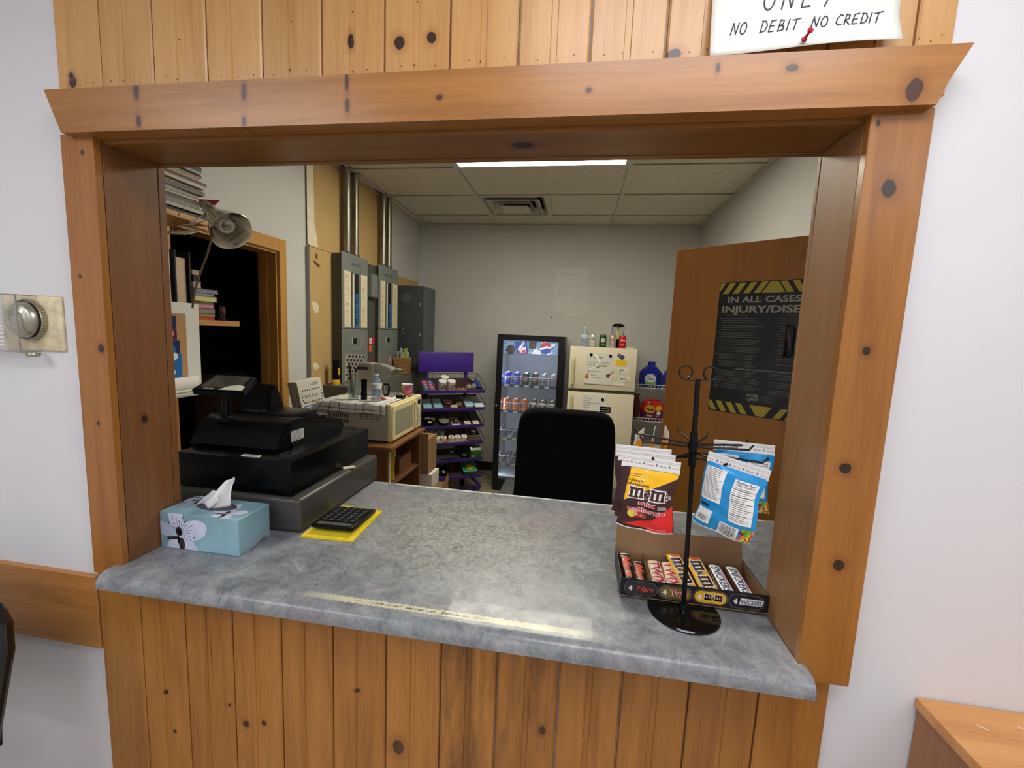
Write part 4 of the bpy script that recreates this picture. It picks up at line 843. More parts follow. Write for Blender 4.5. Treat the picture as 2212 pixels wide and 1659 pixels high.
# ---------------------------------------------------------------- electrical panels on the backing board
pg_ = M('panel_grey', (116, 122, 116), .5, var=.05); pg_d = M('panel_side', (78, 78, 70), .6, var=.06); crm = M('card_cream', (222, 210, 176), .7, var=.06, scale=40); blue_b = M('breaker_blue', (44, 104, 168), .5); blk_b = M('breaker_black', (20, 20, 22), .5)
XB = XL + .0205
def panel(y0, y1, z0, z1, label, zsplit, nblk, tag_):
    t = thing('electrical_panel', label, 'electrical panel', (XB, (y0 + y1) / 2, z0), group=None); w2 = (y1 - y0) / 2; H = z1 - z0; zs = zsplit - z0
    G().box(0, .082, -w2 + .012, w2 - .012, 0, H - .012, .002).build('box', pg_d, t)
    g = G(); g.box(.0822, .0882, -w2, w2, zs + .003, H, .001); g.build('cover', pg_, t, label='upper cover plate')
    g = G(); g.box(.0822, .0882, -w2, w2, 0, zs - .001, .001); g.build('cover', pg_, t, label='lower cover plate')
    g = G(); g.box(.0883, .092, -w2 * .34, w2 * .38, H - .075, H - .062); g.box(.0883, .092, w2 * .34, w2 * .38, zs + .02, H - .075); g.build('door_rim', M('panel_grey2', (96, 102, 97), .5), t)
    for a, b in ((-w2 * .83, -w2 * .35), (w2 * .42, w2 * .93)):
        p = P(); p.rect(a, zs + .015, b, H - .13, crm, 0); r2 = random.Random(int(y0 * 100) + int(a * 1000))
        for k in range(26):
            zz_ = zs + .022 + k * (H - .16 - zs) / 27; p.rect(a + .004, zz_, b - .004, zz_ + .0008, M('card_rule', (176, 164, 134), .7), 1)
            if r2.random() < .5: p.line([(a + .012 + .01 * r2.random(), zz_ + .004), (a + .03 + .01 * r2.random(), zz_ + .009 * r2.random() + .003), (a + .045 + .015 * r2.random(), zz_ + .005)], .0022, inkb, 2)
        p.build('circuit_card', t, lambda a_, b_, h: Vector((.0884 + h, a_, b_)))
    G().box(.0883, .0905, -w2 * .30, -w2 * .26, zs + .02, H - .13).build('breaker_slot', blk_b, t)
    g = G(); n = 22; s_ = (H - .14 - zs - .02) / n
    g.box(.0883, .0895, -w2 * .08, w2 * .22, zs + .015, H - .135)
    g.build('breaker_strip', blk_b, t)
    for k in range(n - nblk): G().box(.0896, .0955, -w2 * .05, w2 * .19, zs + .02 + k * s_, zs + .02 + (k + .72) * s_, .001).build('breaker', blue_b, t)
    p = P(); p.rect(-w2 * .24, zs + .02, -w2 * .1, H - .14, M('card_white2', (206, 200, 182), .7), 0); p.build('number_strip', t, lambda a_, b_, h: Vector((.0884 + h, a_, b_)))
    g = G(); g.box(.0883, .091, -w2 * .28, -w2 * .22, zs - .115, zs - .065); g.build('switch_plate', M('plate_white', (200, 200, 196), .4), t)
    g = G(); g.box(.0883, .098, -w2 * .2, w2 * .04, zs - .11, zs - .07, .003); g.build('main_breaker', blk_b, t)
    g = G(); g.box(.0883, .0905, -w2 * .25, w2 * .42, zs - .15, zs - .146); g.box(.0883, .0905, w2 * .40, w2 * .44, zs - .15, zs - .03); g.build('lower_rim', M('panel_light', (150, 154, 146), .5), t)
    if tag_: p = P(); p.rect(w2 * .05, zs - .3, w2 * .25, zs - .25, M('tag_pink', (226, 150, 140), .5), 0).text('A', w2 * .15, zs - .285, .02, redink, 1, .03); p.build('warning_label', t, lambda a_, b_, h: Vector((.0884 + h, a_, b_)))
    return t
panel(2.02, 2.405, 1.1575, 2.112, 'nearer grey breaker panel on the tan board by the doorway', 1.56, 8, False)
panel(2.595, 2.985, 1.1575, 2.112, 'farther grey breaker panel beside the dark disconnect box', 1.565, 10, True)
t = thing('wireway', 'low grey metal wiring trough running under the breaker panels', 'electrical box', (XB, 2.7, .72))
G().box(0, .2, -.79, .75, 0, .4365, .004).build('case', M('trough_grey', (98, 100, 94), .55, var=.06), t)
G().box(.2002, .204, -.78, .74, .01, .42, .002).build('cover', M('trough_grey'), t)
t = thing('wireway', 'narrow dark vertical trough between the two breaker panels', 'electrical box', (XB, 2.53, 1.158))
G().box(0, .06, -.055, .055, 0, .935, .002).build('case', M('panel_side'), t)
p = P(); p.rect(-.05, .28, .05, .335, redink, 0).rect(-.045, .285, .0, .33, bagwhite, 1); lines(p, -.042, -.004, .325, 5, .008, .003, redink, 2, .2); p.rect(-.05, .215, .0, .27, M('sticker_orange', (224, 104, 40), .5), 0).rect(-.02, .09, .04, .14, M('sticker_red2', (150, 24, 40), .5), 0); p.build('stickers', t, lambda a, b, h: Vector((.0602 + h, a, b)))
t = thing('junction_box', 'small grey junction box between the breaker panels', 'electrical box', (XB + .0605, 2.5, 1.823)); G().box(0, .04, -.055, .055, 0, .19, .003).build('case', pg_, t); G().box(.0402, .043, -.05, .05, .006, .184, .002).build('cover', pg_, t)
t = thing('disconnect_switch', 'deep dark grey disconnect switch box near the back corner', 'electrical box', (XB, 3.265, 1.1575))
dk = M('disc_grey', (66, 70, 72), .45, var=.08)
G().box(0, .298, -.16, .165, 0, .835, .004).build('case', dk, t); G().box(.2982, .302, -.155, .16, .01, .825, .002).build('door', M('disc_front', (84, 90, 92), .45), t)
g = G(); g.cyl((.12, -.1602, .72), (.12, -.1615, .72), .048, seg=24); g.cyl((.12, -.1615, .72), (.12, -.163, .72), .03, seg=20); g.build('knockout', M('disc_front'), t)
g = G(); g.cyl((.2, .165, .5), (.2, .19, .5), .02, seg=12); g.box(.19, .21, .175, .19, .46, .53, .004); g.build('handle', blk, t)
g = G()
for z in (.65, .36, .08): g.box(.262, .268, -.1625, -.1602, z, z + .025)
for z, x in ((.42, .09), (.38, .1), (.35, .14)): g.cyl((x, -.1602, z), (x, -.163, z), .004, seg=8)
g.build('screws', M('plate_white'), t)
galv = M('galvanised', (150, 146, 132), .35, .9, var=.25, scale=14, stretch=(1, 1, .3))
for k, (y, z0) in enumerate([(2.175, 2.1005), (2.29, 2.1005), (2.765, 2.1005), (2.875, 2.1005)]):
    t = thing('conduit', ['left', 'right'][k % 2] + ' galvanised conduit rising from the ' + ['nearer', 'farther'][k // 2] + ' breaker panel to the ceiling', 'pipe', (XL + .063, y, z0))
    G().cyl((0, 0, 0), (0, 0, ZC + .08 - z0), .028, seg=22).build('pipe', galv, t)
    G().lathe([(.031, .0125), (.035, .014), (.035, .026), (.0305, .03)], 22).build('locknut', M('nut_dark', (92, 88, 78), .4, .8), t)
# ---------------------------------------------------------------- on the trough: flashlight, basket
t = thing('flashlight', 'black and yellow flashlight standing on the grey trough', 'flashlight', (-1.715, 1.962, 1.1571)); yb_ = M('torch_yellow', (232, 184, 24), .45)
G().lathe([(.0, 0), (.029, 0), (.03, .008), (.027, .03), (.024, .036)], 20).build('head', yb_, t); G().lathe([(.024, .036), (.024, .165), (.026, .168), (.026, .18), (.0, .18)], 20).build('barrel', blk, t); G().box(.018, .028, -.012, .006, .07, .12, .003).build('switch', yb_, t)
t = thing('wicker_basket', 'small brown wicker basket of cables and papers on the trough', 'basket', (-1.632, 2.95, 1.1571))
wk = M('wicker', (164, 124, 72), .8, var=.3, scale=50, bump=.6, bscale=160, stretch=(1, 1, 4))
def bask(h0, h1, e):
    g = G(); a, b = .052, .074
    for k in range(8):
        z = k * .0195; s_ = 1 + .015 * k
        for q in ((-a * s_, -a * s_ + .006, -b * s_, b * s_), (a * s_ - .006, a * s_, -b * s_, b * s_), (-a * s_, a * s_, -b * s_, -b * s_ + .006), (-a * s_, a * s_, b * s_ - .006, b * s_)): g.box(*q, z + .001, z + .0188, .004)
    return g
bask(0, 0, 0).build('weave', wk, t); G().box(-.05, .05, -.07, .07, 0, .004).build('bottom', wk, t)
g = G(); rr = random.Random(4)
for k in range(5): g.box(-.03 + k * .014, -.027 + k * .014, -.05, .05, .01, .2 + .03 * rr.random(), X=TR(0, 0, 0, rz=rr.uniform(-.2, .2), rx=rr.uniform(-.1, .1)))
g.build('papers', M('paper_grey', (186, 182, 170), .7), t)
g = G(); g.box(.03, .033, -.03, .04, .02, .24); g.build('green_card', M('card_green2', (140, 170, 60), .5), t)
for k in range(4): G().tube([(.0 + .01 * k, -.04 + .02 * k, .1), (.02, -.06 + .02 * k, .19 + .02 * k), (-.01, -.02 + .02 * k, .24 - .015 * k), (.03, .03, .16), (.045, .05 - .02 * k, .1)], .004, 6).build('cable', M('cable_%d' % (k % 2), [(206, 200, 188), (60, 58, 56)][k % 2], .5), t)

# ---------------------------------------------------------------- microwave stand
cabw = wood('stand_wood', (124, 78, 42), (86, 52, 26), 'z', 14, .4, [], objvar=.05); cabx = wood('stand_wood_top', (132, 86, 48), (94, 58, 30), 'y', 14, .38, [], objvar=0)
t = thing('microwave_stand', 'brown wooden stand with open shelf under the microwave', 'stand', (-1.29, 1.64, 0.0))
G().box(-.30, .275, -.272, .272, .878, .9, .003).build('top', cabx, t)
G().box(-.29, .245, -.26, -.24, .001, .8778).build('side_panel', cabw, t); G().box(-.29, .245, .24, .26, .001, .8778).build('side_panel', cabw, t)
G().box(-.29, -.28, -.2398, .2398, .05, .8778).build('back_panel', cabw, t)
G().box(-.28, .24, -.2398, .2398, .632, .65, .002).build('shelf', cabx, t); G().box(-.28, .24, -.2398, .2398, .06, .08, .002).build('shelf', cabx, t)
for k, (lb, x, y, w_, h_, c) in enumerate([('yellow-spined white book on the stand shelf', -1.13, 1.475, .016, .19, (232, 226, 204)), ('yellow book leaning on the stand shelf', -1.13, 1.525, .012, .185, (224, 188, 40)), ('black book behind the yellow one on the stand shelf', -1.15, 1.585, .014, .17, (24, 22, 22))]):
    t = thing('book', lb, 'book', (x, y, .6505 + (.0008 if k == 1 else 0)), rot=(0 if k != 1 else math.radians(-6), 0, 0)); G().box(-.1, .06, -w_ / 2, w_ / 2, 0, h_, .001).build('cover', M('stbk_%d' % k, c, .5), t); G().box(.0602, .0608, -w_ * .3, w_ * .3, h_ * .3, h_ * .8).build('spine_label', M('torch_yellow') if k == 0 else inkb, t)
t = thing('wooden_box', 'small open wooden box on the stand shelf', 'box', (-1.16, 1.73, .6505))
for q in ((-.09, .08, -.1, -.09), (-.09, .08, .09, .1), (-.09, -.08, -.0898, .0898), (.07, .08, -.0898, .0898)): G().box(*q, 0, .105, .001).build('wall', cabw, t)
G().box(-.0798, .0698, -.0898, .0898, .001, .006).build('bottom', cabw, t); G().box(-.06, .06, -.07, .05, .0062, .08).build('contents', M('box_papers', (116, 122, 84), .7, var=.4, scale=40), t)
t = thing('plastic_bag', 'crumpled clear plastic bag on the stand shelf', 'bag', (-1.09, 1.44, .6505)); G().sph((0, 0, .05), (.035, .02, .05), 12, 8).build('film', thin('film', (225, 225, 235), .35), t); G().sph((0, .012, .085), (.03, .016, .03), 10, 6).build('knot', thin('film'), t)
# microwave and towel
mcr = M('micro_cream', (232, 220, 166), .4, var=.03); mgr = M('micro_grey', (178, 170, 150), .5, .2, var=.05)
t = thing('microwave', 'cream-fronted microwave oven on the wooden stand', 'microwave', (-1.06, 1.695, .901))
G().box(-.385, -.022, -.238, .24, .008, .229, .003).build('body', mgr, t)
G().box(-.0218, .0, -.24, .242, .004, .231, .005, seg=2).build('front_frame', mcr, t)
g = G(); g.box(.0, .01, -.232, .125, .012, .222, .004); g.build('door', mcr, t)
g = G(); g.box(.0101, .0125, -.2, .075, .045, .19, .002); g.build('window', M('micro_glass', (158, 156, 128), .2), t)
g = G(); g.tube([(.012, .098, .03), (.03, .104, .06), (.034, .106, .115), (.03, .104, .17), (.012, .098, .205)], .009, 8); g.build('handle', mcr, t)
G().box(.0, .006, .135, .236, .012, .222, .002).build('control_panel', M('micro_panel', (206, 200, 180), .4), t)
p = P(); p.ell(.19, .185, .03, .02, blk, 1, 20); [p.rect(.155 + i * .026, .05 + j * .022, .173 + i * .026, .06 + j * .022, M('key_tan', (150, 140, 120), .5), 1) for i in range(3) for j in range(4)]; p.build('buttons', t, lambda a, b, h: Vector((.0061 + h, a, b)))
p = P(); p.text('SHARP', -.16, .2, .007, M('ink_grey', (90, 88, 76), .5), 0); p.build('lettering', t, lambda a, b, h: Vector((.0102 + h, a, b)))
p = P()
for j in range(3):
    for i in range(9): p.rect(-.372 + i * .012, .105 + j * .03, -.367 + i * .012, .128 + j * .03, slot, 0)
for j in range(3):
    for i in range(4): p.rect(-.2 + i * .035, .135 + j * .014, -.176 + i * .035, .139 + j * .014, slot, 0)
p.build('vent_slots', t, lambda a, b, h: Vector((a, -.238 - h, b)))
g = G()
for sx in (-.35, -.05):
    for sy in (-.2, .2): g.cyl((sx, sy, 0), (sx, sy, .0085), .012, seg=8)
g.build('feet', slot, t)
tw = M('towel_white', (226, 224, 216), .9, var=.04, scale=30, bump=.3, bscale=300)
t = thing('dish_towel', 'white towel with black grid lines draped over the microwave', 'towel', (-1.26, 1.66, 1.1315))
def tow(x, s):   # s: distance from the far edge towards the near overhang
    lim = .418; wob = .004 * math.sin(28 * x + 1.)
    if s <= lim: return Vector((x, .20 - s, .002 + .0012 * math.sin(40 * x) * math.sin(30 * s)))
    d = s - lim; fl = max(0., -x - .14) * .9
    return Vector((x - .35 * max(0., -x - .13) * d / .06, .20 - lim - .004 - .02 * math.sin(min(1, d / .02) * 1.57) * .25 - wob * d * 8, .002 - max(0, d - .004) * (1 - fl * 1.2) + .002 * math.sin(30 * x)))
g = G(); g.grid(lambda u, v: tow(-.25 + .42 * u, v * .482), 36, 40); o = g.build('cloth', tw, t, sharp=80); md = o.modifiers.new('s', 'SOLIDIFY'); md.thickness = .0014; md.offset = 1
p = P(); tl = M('towel_black', (28, 28, 30), .9)
for k in range(8): p.rect(-.222 + k * .052, .005, -.2185 + k * .052, .48, tl, 0)
for k in range(9): p.rect(-.248, .03 + k * .0535, .168, .0335 + k * .0535, tl, 0)
p.build('grid_lines', t, lambda a, b, h: tow(a, b) + Vector((0, -.0022 if b > .42 else 0, .0022 if b <= .42 else .0005)), cuts=([-.25 + .42 * k / 36 for k in range(1, 36)], [.482 * k / 40 for k in range(1, 40)]))
# on the microwave
ZM = 1.1365
t = thing('utensil_glass', 'green tinted glass of utensils on the microwave', 'glass', (-1.335, 1.525, ZM))
g = G(); g.lathe([(.0, .0), (.027, .0), (.03, .01), (.036, .12), (.0345, .12), (.028, .012), (.0, .010)], 22); g.build('glass', thin('glass_green', (196, 214, 202), .12), t)
for k, (x, y, c, l) in enumerate([(-.016, 0, (30, 30, 32), .21), (.004, .01, (20, 20, 22), .19), (.016, -.01, (200, 200, 196), .17), (.0, -.015, (170, 170, 168), .16), (-.008, .014, (214, 210, 200), .165)]): G().tube([(x * .4, y * .4, .014), (x * 1.1, y, .1), (x * 1.7, y * 1.3, l)], [.003, .003, .007], 6).build('utensil', M('uten_%d' % k, c, .35, .5 if k > 1 else 0), t)
t = thing('thermos', 'slim black tumbler beside the glass of utensils', 'tumbler', (-1.283, 1.555, ZM)); G().lathe([(.0, 0), (.0185, 0), (.019, .003), (.0185, .045), (.0172, .047)], 20).build('base', blk, t); G().lathe([(.0172, .047), (.0175, .1), (.019, .124), (.0, .126)], 20).build('body', blk, t)
def water_bottle(loc, label, group=None, sc=1.):
    t = thing('water_bottle', label, 'bottle', loc, group=group); t.scale = (sc, sc, sc)
    G().lathe([(.0, 0), (.026, 0), (.0315, .006), (.0315, .02), (.029, .027), (.0315, .034), (.0295, .046), (.0315, .056), (.0295, .066), (.0315, .076), (.0315, .118), (.03, .128), (.020, .148), (.0135, .160), (.0135, .168)], 24).build('body', thin('pet_blue', (190, 212, 232), .2), t)
    G().lathe([(.0322, .082), (.0322, .112)], 24).build('label_band', M('label_white', (226, 228, 232), .5), t)
    p = P(); p.text('ESKA', 0, .092, .010, M('ink_grey'), 0, .02); p.build('lettering', t, cyl_map(.0323)); G().lathe([(.015, .166), (.015, .178), (.0, .179)], 18).build('cap', M('cap_white', (214, 222, 232), .5), t); return t
water_bottle((-1.192, 1.532, ZM), 'clear water bottle with white band on the microwave', 'water bottles', .93)
cm = M('maker_silver', (186, 184, 178), .3, .6, var=.05); cmd = M('maker_dark', (64, 62, 58), .4, .3)
t = thing('coffee_maker', 'silver single-cup coffee maker with arched head on the microwave', 'coffee maker', (-1.32, 1.775, ZM))
g = G(); g.prism([(-.105, 0), (-.108, .16), (-.10, .195), (-.075, .21), (-.01, .208), (.012, .195), (.016, .165), (.016, 0)], -.055, .055, 'y'); bmesh.ops.bevel(g.bm, geom=g.bm.edges[:], offset=.006, segments=2, affect='EDGES'); g.build('tank', cm, t)
g = G(); g.prism([(.0, .205), (.05, .205), (.12, .185), (.145, .165), (.13, .15), (.095, .15), (.085, .11), (.05, .105), (.02, .15)], -.045, .045, 'y'); bmesh.ops.bevel(g.bm, geom=g.bm.edges[:], offset=.005, segments=2, affect='EDGES'); g.build('brew_head', cm, t)
G().box(-.10, -.02, -.0565, -.055, .165, .185).build('handle_slot', cmd, t); G().box(.017, .15, -.05, .05, 0, .016, .004, seg=2).build('drip_tray', cm, t); g = G(); g.prism([(.12, .165), (.155, .18), (.19, .172), (.165, .155)], -.03, .03, 'y'); g.build('lid_flap', M('flap_grey', (120, 114, 100), .6), t)
t = thing('steel_mug', 'steel travel mug with black handle under the coffee maker', 'mug', (-1.212, 1.64, ZM)); G().lathe([(.0, 0), (.028, 0), (.029, .004), (.025, .05), (.0265, .098), (.0275, .1), (.0265, .102), (.0, .1)], 22).build('cup', M('steel', (206, 202, 194), .2, 1.), t); G().tube([(.025, -.004, .09), (.05, -.008, .09), (.058, -.01, .075), (.054, -.01, .035), (.045, -.008, .022), (.026, -.004, .024)], .0065, 8).build('handle', blk, t)
t = thing('drink_tub', 'white-rimmed yellow and purple snack tub on the microwave', 'tub', (-1.11, 1.815, ZM)); G().lathe([(.0, 0), (.031, 0), (.033, .01), (.037, .072), (.0385, .073), (.0385, .077), (.0365, .077), (.034, .06), (.0, .058)], 24, mats=[0, 0, 0, 1, 1, 1, 1, 1]).build('cup', [M('tub_purple', (176, 92, 160), .45), bagwhite], t)
p = P(); p.poly([(-.045, .07), (.005, .07), (-.02, .04), (-.05, .03)], M('torch_yellow'), 0).stad(-.012, .022, .036, .048, bagwhite, 1).stad(-.01, .024, .034, .046, redink, 2).text('Hot Rod', .012, .031, .009, bagwhite, 3, .02, w=.036).rect(-.03, .004, .05, .018, M('sticker_orange'), 0); p.build('print', t, lambda a, b, h: cyl_map(.0332 + .0037 * b / .07)(a, b, h + .0006), cuts=([-.05 + .01 * k for k in range(11)], [.02, .04, .06]))
t = thing('lighter_case', 'small black case lying on the front edge of the microwave', 'case', (-1.105, 1.70, ZM)); G().box(-.022, .022, -.03, .03, 0, .016, .004, seg=2).build('body', blk, t); G().cyl((.01, .0, .0162), (.01, .0, .024), .006, seg=10).build('knob', M('plate_white'), t)
t = thing('red_cloth', 'thin red cloth edge showing under the bottle on the microwave', 'cloth', (-1.2, 1.6, ZM - .0008)); G().box(-.05, .04, -.03, .01, .0, .0009).build('cloth', M('cloth_red', (170, 36, 50), .9), t)
# dotted paper behind the coffee maker, white box, cartons
t = thing('dotted_card', 'white card with brown dots leaning behind the coffee maker', 'card', (-1.50, 1.965, 1.1575)); G().box(-.07, .07, -.002, .002, 0, .225, X=TR(0, 0, 0, 0, math.radians(-3))).build('card', bagwhite, t)
p = P(); rr = random.Random(2)
for j in range(8):
    for i in range(5): p.ell(-.055 + i * .027 + (.013 if j % 2 else 0), .02 + j * .027, .0095, .011, M('dot_brown', (92, 84, 76), .6), 0, 12)
clip(p, -.069, .069, .002, .223); Xd = TR(0, 0, 0, 0, math.radians(-3)); p.build('dots', t, lambda a, b, h: Xd @ Vector((a, -.002 - h, b)))
t.location = (-1.57, 1.955, 1.1575)
t = thing('carton', 'white tilted carton with blue print behind the register', 'carton', (-1.53, 1.47, .9008), rot=(math.radians(-7), math.radians(-6), math.radians(24)))
t.location = (-1.575, 1.49, .926); t.rotation_euler = (math.radians(-6), math.radians(-8), math.radians(64))
G().box(-.075, .075, -.055, .055, 0, .325, .0015).build('carton', M('carton_white', (226, 220, 204), .6, var=.02), t)
p = P(); p.rect(-.06, .125, .07, .175, M('print_blue2', (44, 108, 176), .5), 0); lines(p, -.055, .065, .168, 4, .011, .005, bagwhite, 1, .4); p.text('Bulk Pack', .0, .222, .02, M('ink_navy2', (50, 60, 110), .5), 0, w=.085); lines(p, -.0, .07, .305, 2, .01, .003, M('ink_navy2'), 0, .3)
for k in range(8):
    for z in (.19, .262): p.poly([(-.055 + k * .015, z), (-.047 + k * .015, z), (-.044 + k * .015, z + .009), (-.052 + k * .015, z + .009)], M('ink_navy2'), 0)
for z in (.205, .225, .245): p.rect(-.06, z, -.054, z + .01, M('ink_navy2'), 0); p.rect(.062, z, .068, z + .01, M('ink_navy2'), 0)
p.build('print', t, lambda a, b, h: Vector((a, -.055 - h, b)))
p = P()
for k in range(9): p.poly([(-.035, .1 + k * .018), (-.027, .1 + k * .018), (-.023, .11 + k * .018), (-.031, .11 + k * .018)], inkb, 0); p.poly([(.02, .1 + k * .018), (.028, .1 + k * .018), (.032, .11 + k * .018), (.024, .11 + k * .018)], inkb, 0)
p.text('TO BULK', 0, .17, .014, inkb, 0, rot=math.pi / 2); p.build('side_print', t, lambda a, b, h: Vector((-.075 - h, -a, b)))
kf2 = M('cardboard', (150, 116, 80), .85, var=.08, scale=10, stretch=(1, 1, .3))
t = thing('cardboard_box', 'tall brown cardboard box between the stand and the purple rack', 'box', (-1.075, 2.09, .001)); t.location = (-1.07, 2.06, .545)
G().box(-.055, .06, -.09, .09, 0, .26, .002).build('carton', kf2, t); G().box(-.02, .0, -.0908, -.0902, .03, .22).build('tape', M('tape_tan', (178, 150, 112), .3), t); G().box(-.054, .059, -.093, -.0902, .2602, .30, X=TR(0, 0, 0)).build('flap', kf2, t)
t = thing('red_box', 'white and red box under the tall cardboard box', 'box', (-1.055, 2.06, .43)); G().box(-.06, .07, -.08, .08, 0, .113, .001).build('carton', M('carton_white'), t); G().box(-.061, -.02, -.081, .081, .045, .1135).build('red_end', M('carton_red', (178, 30, 36), .5), t)
t = thing('cardboard_box', 'low open cardboard box on the floor pile by the purple rack', 'box', (-1.03, 2.06, .001))
G().box(-.10, .11, -.13, .12, 0, .004).build('bottom', kf2, t)
for q in ((-.10, .11, -.13, -.126), (-.10, .11, .116, .12), (-.10, -.096, -.1258, .1158), (.106, .11, -.1258, .1158)): G().box(*q, .0042, .41).build('wall', kf2, t)
G().box(-.09, .1, -.12, .11, .005, .425).build('packed_goods', M('packed', (120, 96, 72), .8), t)
g = G(); g.box(0, .075, -.0005, .0005, 0, .24, X=TR(.11, -.12, .41, 1.57, 0, math.radians(68))); o = g.build('flap', kf2, t)
# ================================================================ purple rack, cooler, fridge, shelves
purp = M('rack_purple', (66, 38, 138), .4, var=.06); purp_d = M('rack_brown_tray', (54, 34, 34), .6)
RK_ANG = math.atan2(.525, .85); RK_O = Vector((-1.354, 2.75, 0))
t = thing('snack_rack', 'purple wire-sided snack rack with six sloping shelves and a sign panel', 'display rack', RK_O, RK_ANG)
RW, RD, TILT = .592, .29, math.radians(20)
G().box(.006, .556, .262, .272, 1.178, 1.372, .008, seg=2).build('sign_panel', purp, t)
for x in (.075, .468): G().box(x, x + .032, .273, .300, .06, 1.36, .002).build('post', purp, t)
SZ = [1.03 - .165 * i for i in range(6)]
for i, z in enumerate(SZ):
    Xs = TR(0, 0, z - .012, rx=TILT)
    G().box(0.0, RW, .003, RD, -.003, .0, X=Xs).build('shelf_tray', purp_d, t)
    G().box(-.002, RW + .002, -.004, .003, -.014, .018, .0015, X=Xs).build('shelf_lip', purp, t)
    g = G(); g.tube([Xs @ Vector(q) for q in ((.0, .0, .015), (.0, .01, .05), (.0, RD * .9, .06), (.0, RD, .0))], .0025, 6); g.build('side_wire', wire, t)
    g = G(); g.tube([Xs @ Vector(q) for q in ((RW, .0, .015), (RW, .01, .05), (RW, RD * .9, .06), (RW, RD, .0))], .0025, 6); g.build('side_wire', wire, t)
    g = G(); g.tube([Xs @ Vector((.0, RD, .05)), Xs @ Vector((RW, RD, .05))], .0022, 6)
    for k in range(9): g.tube([Xs @ Vector((RW * k / 8, RD, -.003)), Xs @ Vector((RW * k / 8, RD, .05))], .0016, 5)
    g.build('back_wire', wire, t)
g = G(); g.tube([(.05, .29, .10), (.0, .20, .045), (-.015, .15, .03), (.02, .10, .03), (.1, .092, .03), (.5, .095, .03), (.59, .105, .03), (.625, .14, .032), (.615, .19, .045), (.56, .27, .10), (.49, .29, .12)], .016, 10); g.build('base_tube', purp, t)
g = G()
for x in (.06, .55): g.cyl((x, .10, .0005), (x, .10, .016), .018, seg=10)
for x in (.08, .48): g.box(x - .02, x + .02, .27, .31, .0005, .06)
g.build('feet', blk, t)
def on_rack(i, u, s, lift=0., extra=0.):
    """world matrix of a spot on shelf i: u along the shelf, s up the slope"""
    return Matrix.Translation(RK_O) @ Matrix.Rotation(RK_ANG, 4, 'Z') @ TR(0, 0, SZ[i] - .012, rx=TILT) @ Matrix.Translation((u, s, .0006 + lift)) @ Matrix.Rotation(extra, 4, 'X')
def rthing(name, label, cat, i, u, s, group=None, up=False, rz=0.):
    o = thing(name, label, cat, group=group); X = on_rack(i, u, s, extra=-TILT if up else 0.) @ Matrix.Rotation(rz, 4, 'Z'); o.matrix_world = X; o.location = X.translation; o.rotation_euler = X.to_euler(); return o
clear = thin('clear_pack', (226, 230, 232), .22)
# shelf 1
t = rthing('card_pack', 'flat pack of four pink and teal squares on the top rack shelf', 'pack', 0, .075, .13); G().box(-.055, .055, -.10, .10, 0, .008, .001).build('backing', M('pack_teal', (52, 96, 106), .5), t)
p = P(); [p.rect(-.05 + .052 * a, -.09 + .09 * b, -.004 + .052 * a, -.01 + .09 * b, M('pk_%d%d' % (a, b), [[(40, 92, 96), (176, 40, 80)], [(186, 44, 74), (36, 72, 136)]][a][b], .4), 0) for a in (0, 1) for b in (0, 1)]; [p.ell(-.026 + .052 * a, -.04 + .09 * b, .013, .02, M('pk_light', (214, 130, 160), .5), 1, 10) for a in (0, 1) for b in (0, 1)]; [p.rect(-.04 + .052 * a, -.082 + .09 * b, -.014 + .052 * a, -.075 + .09 * b, bagwhite, 1) for a in (0, 1) for b in (0, 1)]; p.build('print', t, lambda a, b, h: Vector((a, b, .008 + h)))
def canister(lb, u, s):
    t = rthing('canister', lb, 'canister', 0, u, s, 'white canisters on the top rack shelf', up=False)
    G().lathe([(.0, 0), (.037, 0), (.0375, .002), (.0375, .078), (.036, .08)], 24).build('body', M('canister_white', (206, 202, 196), .5), t); G().lathe([(.0385, .0802), (.0385, .088), (.037, .09), (.0, .09)], 24).build('lid', M('lid_white', (232, 230, 222), .4), t)
    p = P(); p.ell(.012, .04, .026, .022, M('label_maroon', (96, 26, 30), .4), 0).text('French', .012, .044, .010, bagwhite, 1, .02, w=.034).text('Vanilla', .012, .029, .010, bagwhite, 1, .02, w=.034); p.build('print', t, cyl_map(.0376), cuts=([-.02 + .008 * k for k in range(8)], []))
canister('left white canister with maroon oval on the top rack shelf', .188, .052); canister('right white canister with maroon oval on the top rack shelf', .272, .052); canister('rear white canister behind the other two on the top rack shelf', .225, .137)
rr = random.Random(8)
for k in range(8):
    t = rthing('wooden_peg', 'wooden peg number %s in the row on the top rack shelf' % ['one', 'two', 'three', 'four', 'five', 'six', 'seven', 'eight'][k], 'peg', 0, .318 + .0135 * k, .035, 'wooden pegs on the rack', rz=rr.uniform(-.35, .35)); G().box(-.004, .004, -.028, .03, .0, .009, .001).build('peg', M('peg_wood', (206, 150, 88), .6), t); G().box(-.0045, .0045, -.005, .006, .0091, .011).build('spring', M('peg_dark', (70, 50, 36), .5), t)
for k, (u, s) in enumerate([(.445, .05), (.497, .065)]):
    t = rthing('glass_ornament', ['left', 'right'][k] + ' clear glass ball on the top rack shelf', 'ornament', 0, u, s, 'glass balls on the rack'); G().sph((0, 0, .026), .026, 18, 12).build('ball', thin('ball_glass', (226, 224, 216), .25), t); G().cyl((0, 0, .0522), (0, 0, .06), .006, seg=10).build('cap', chrome, t)
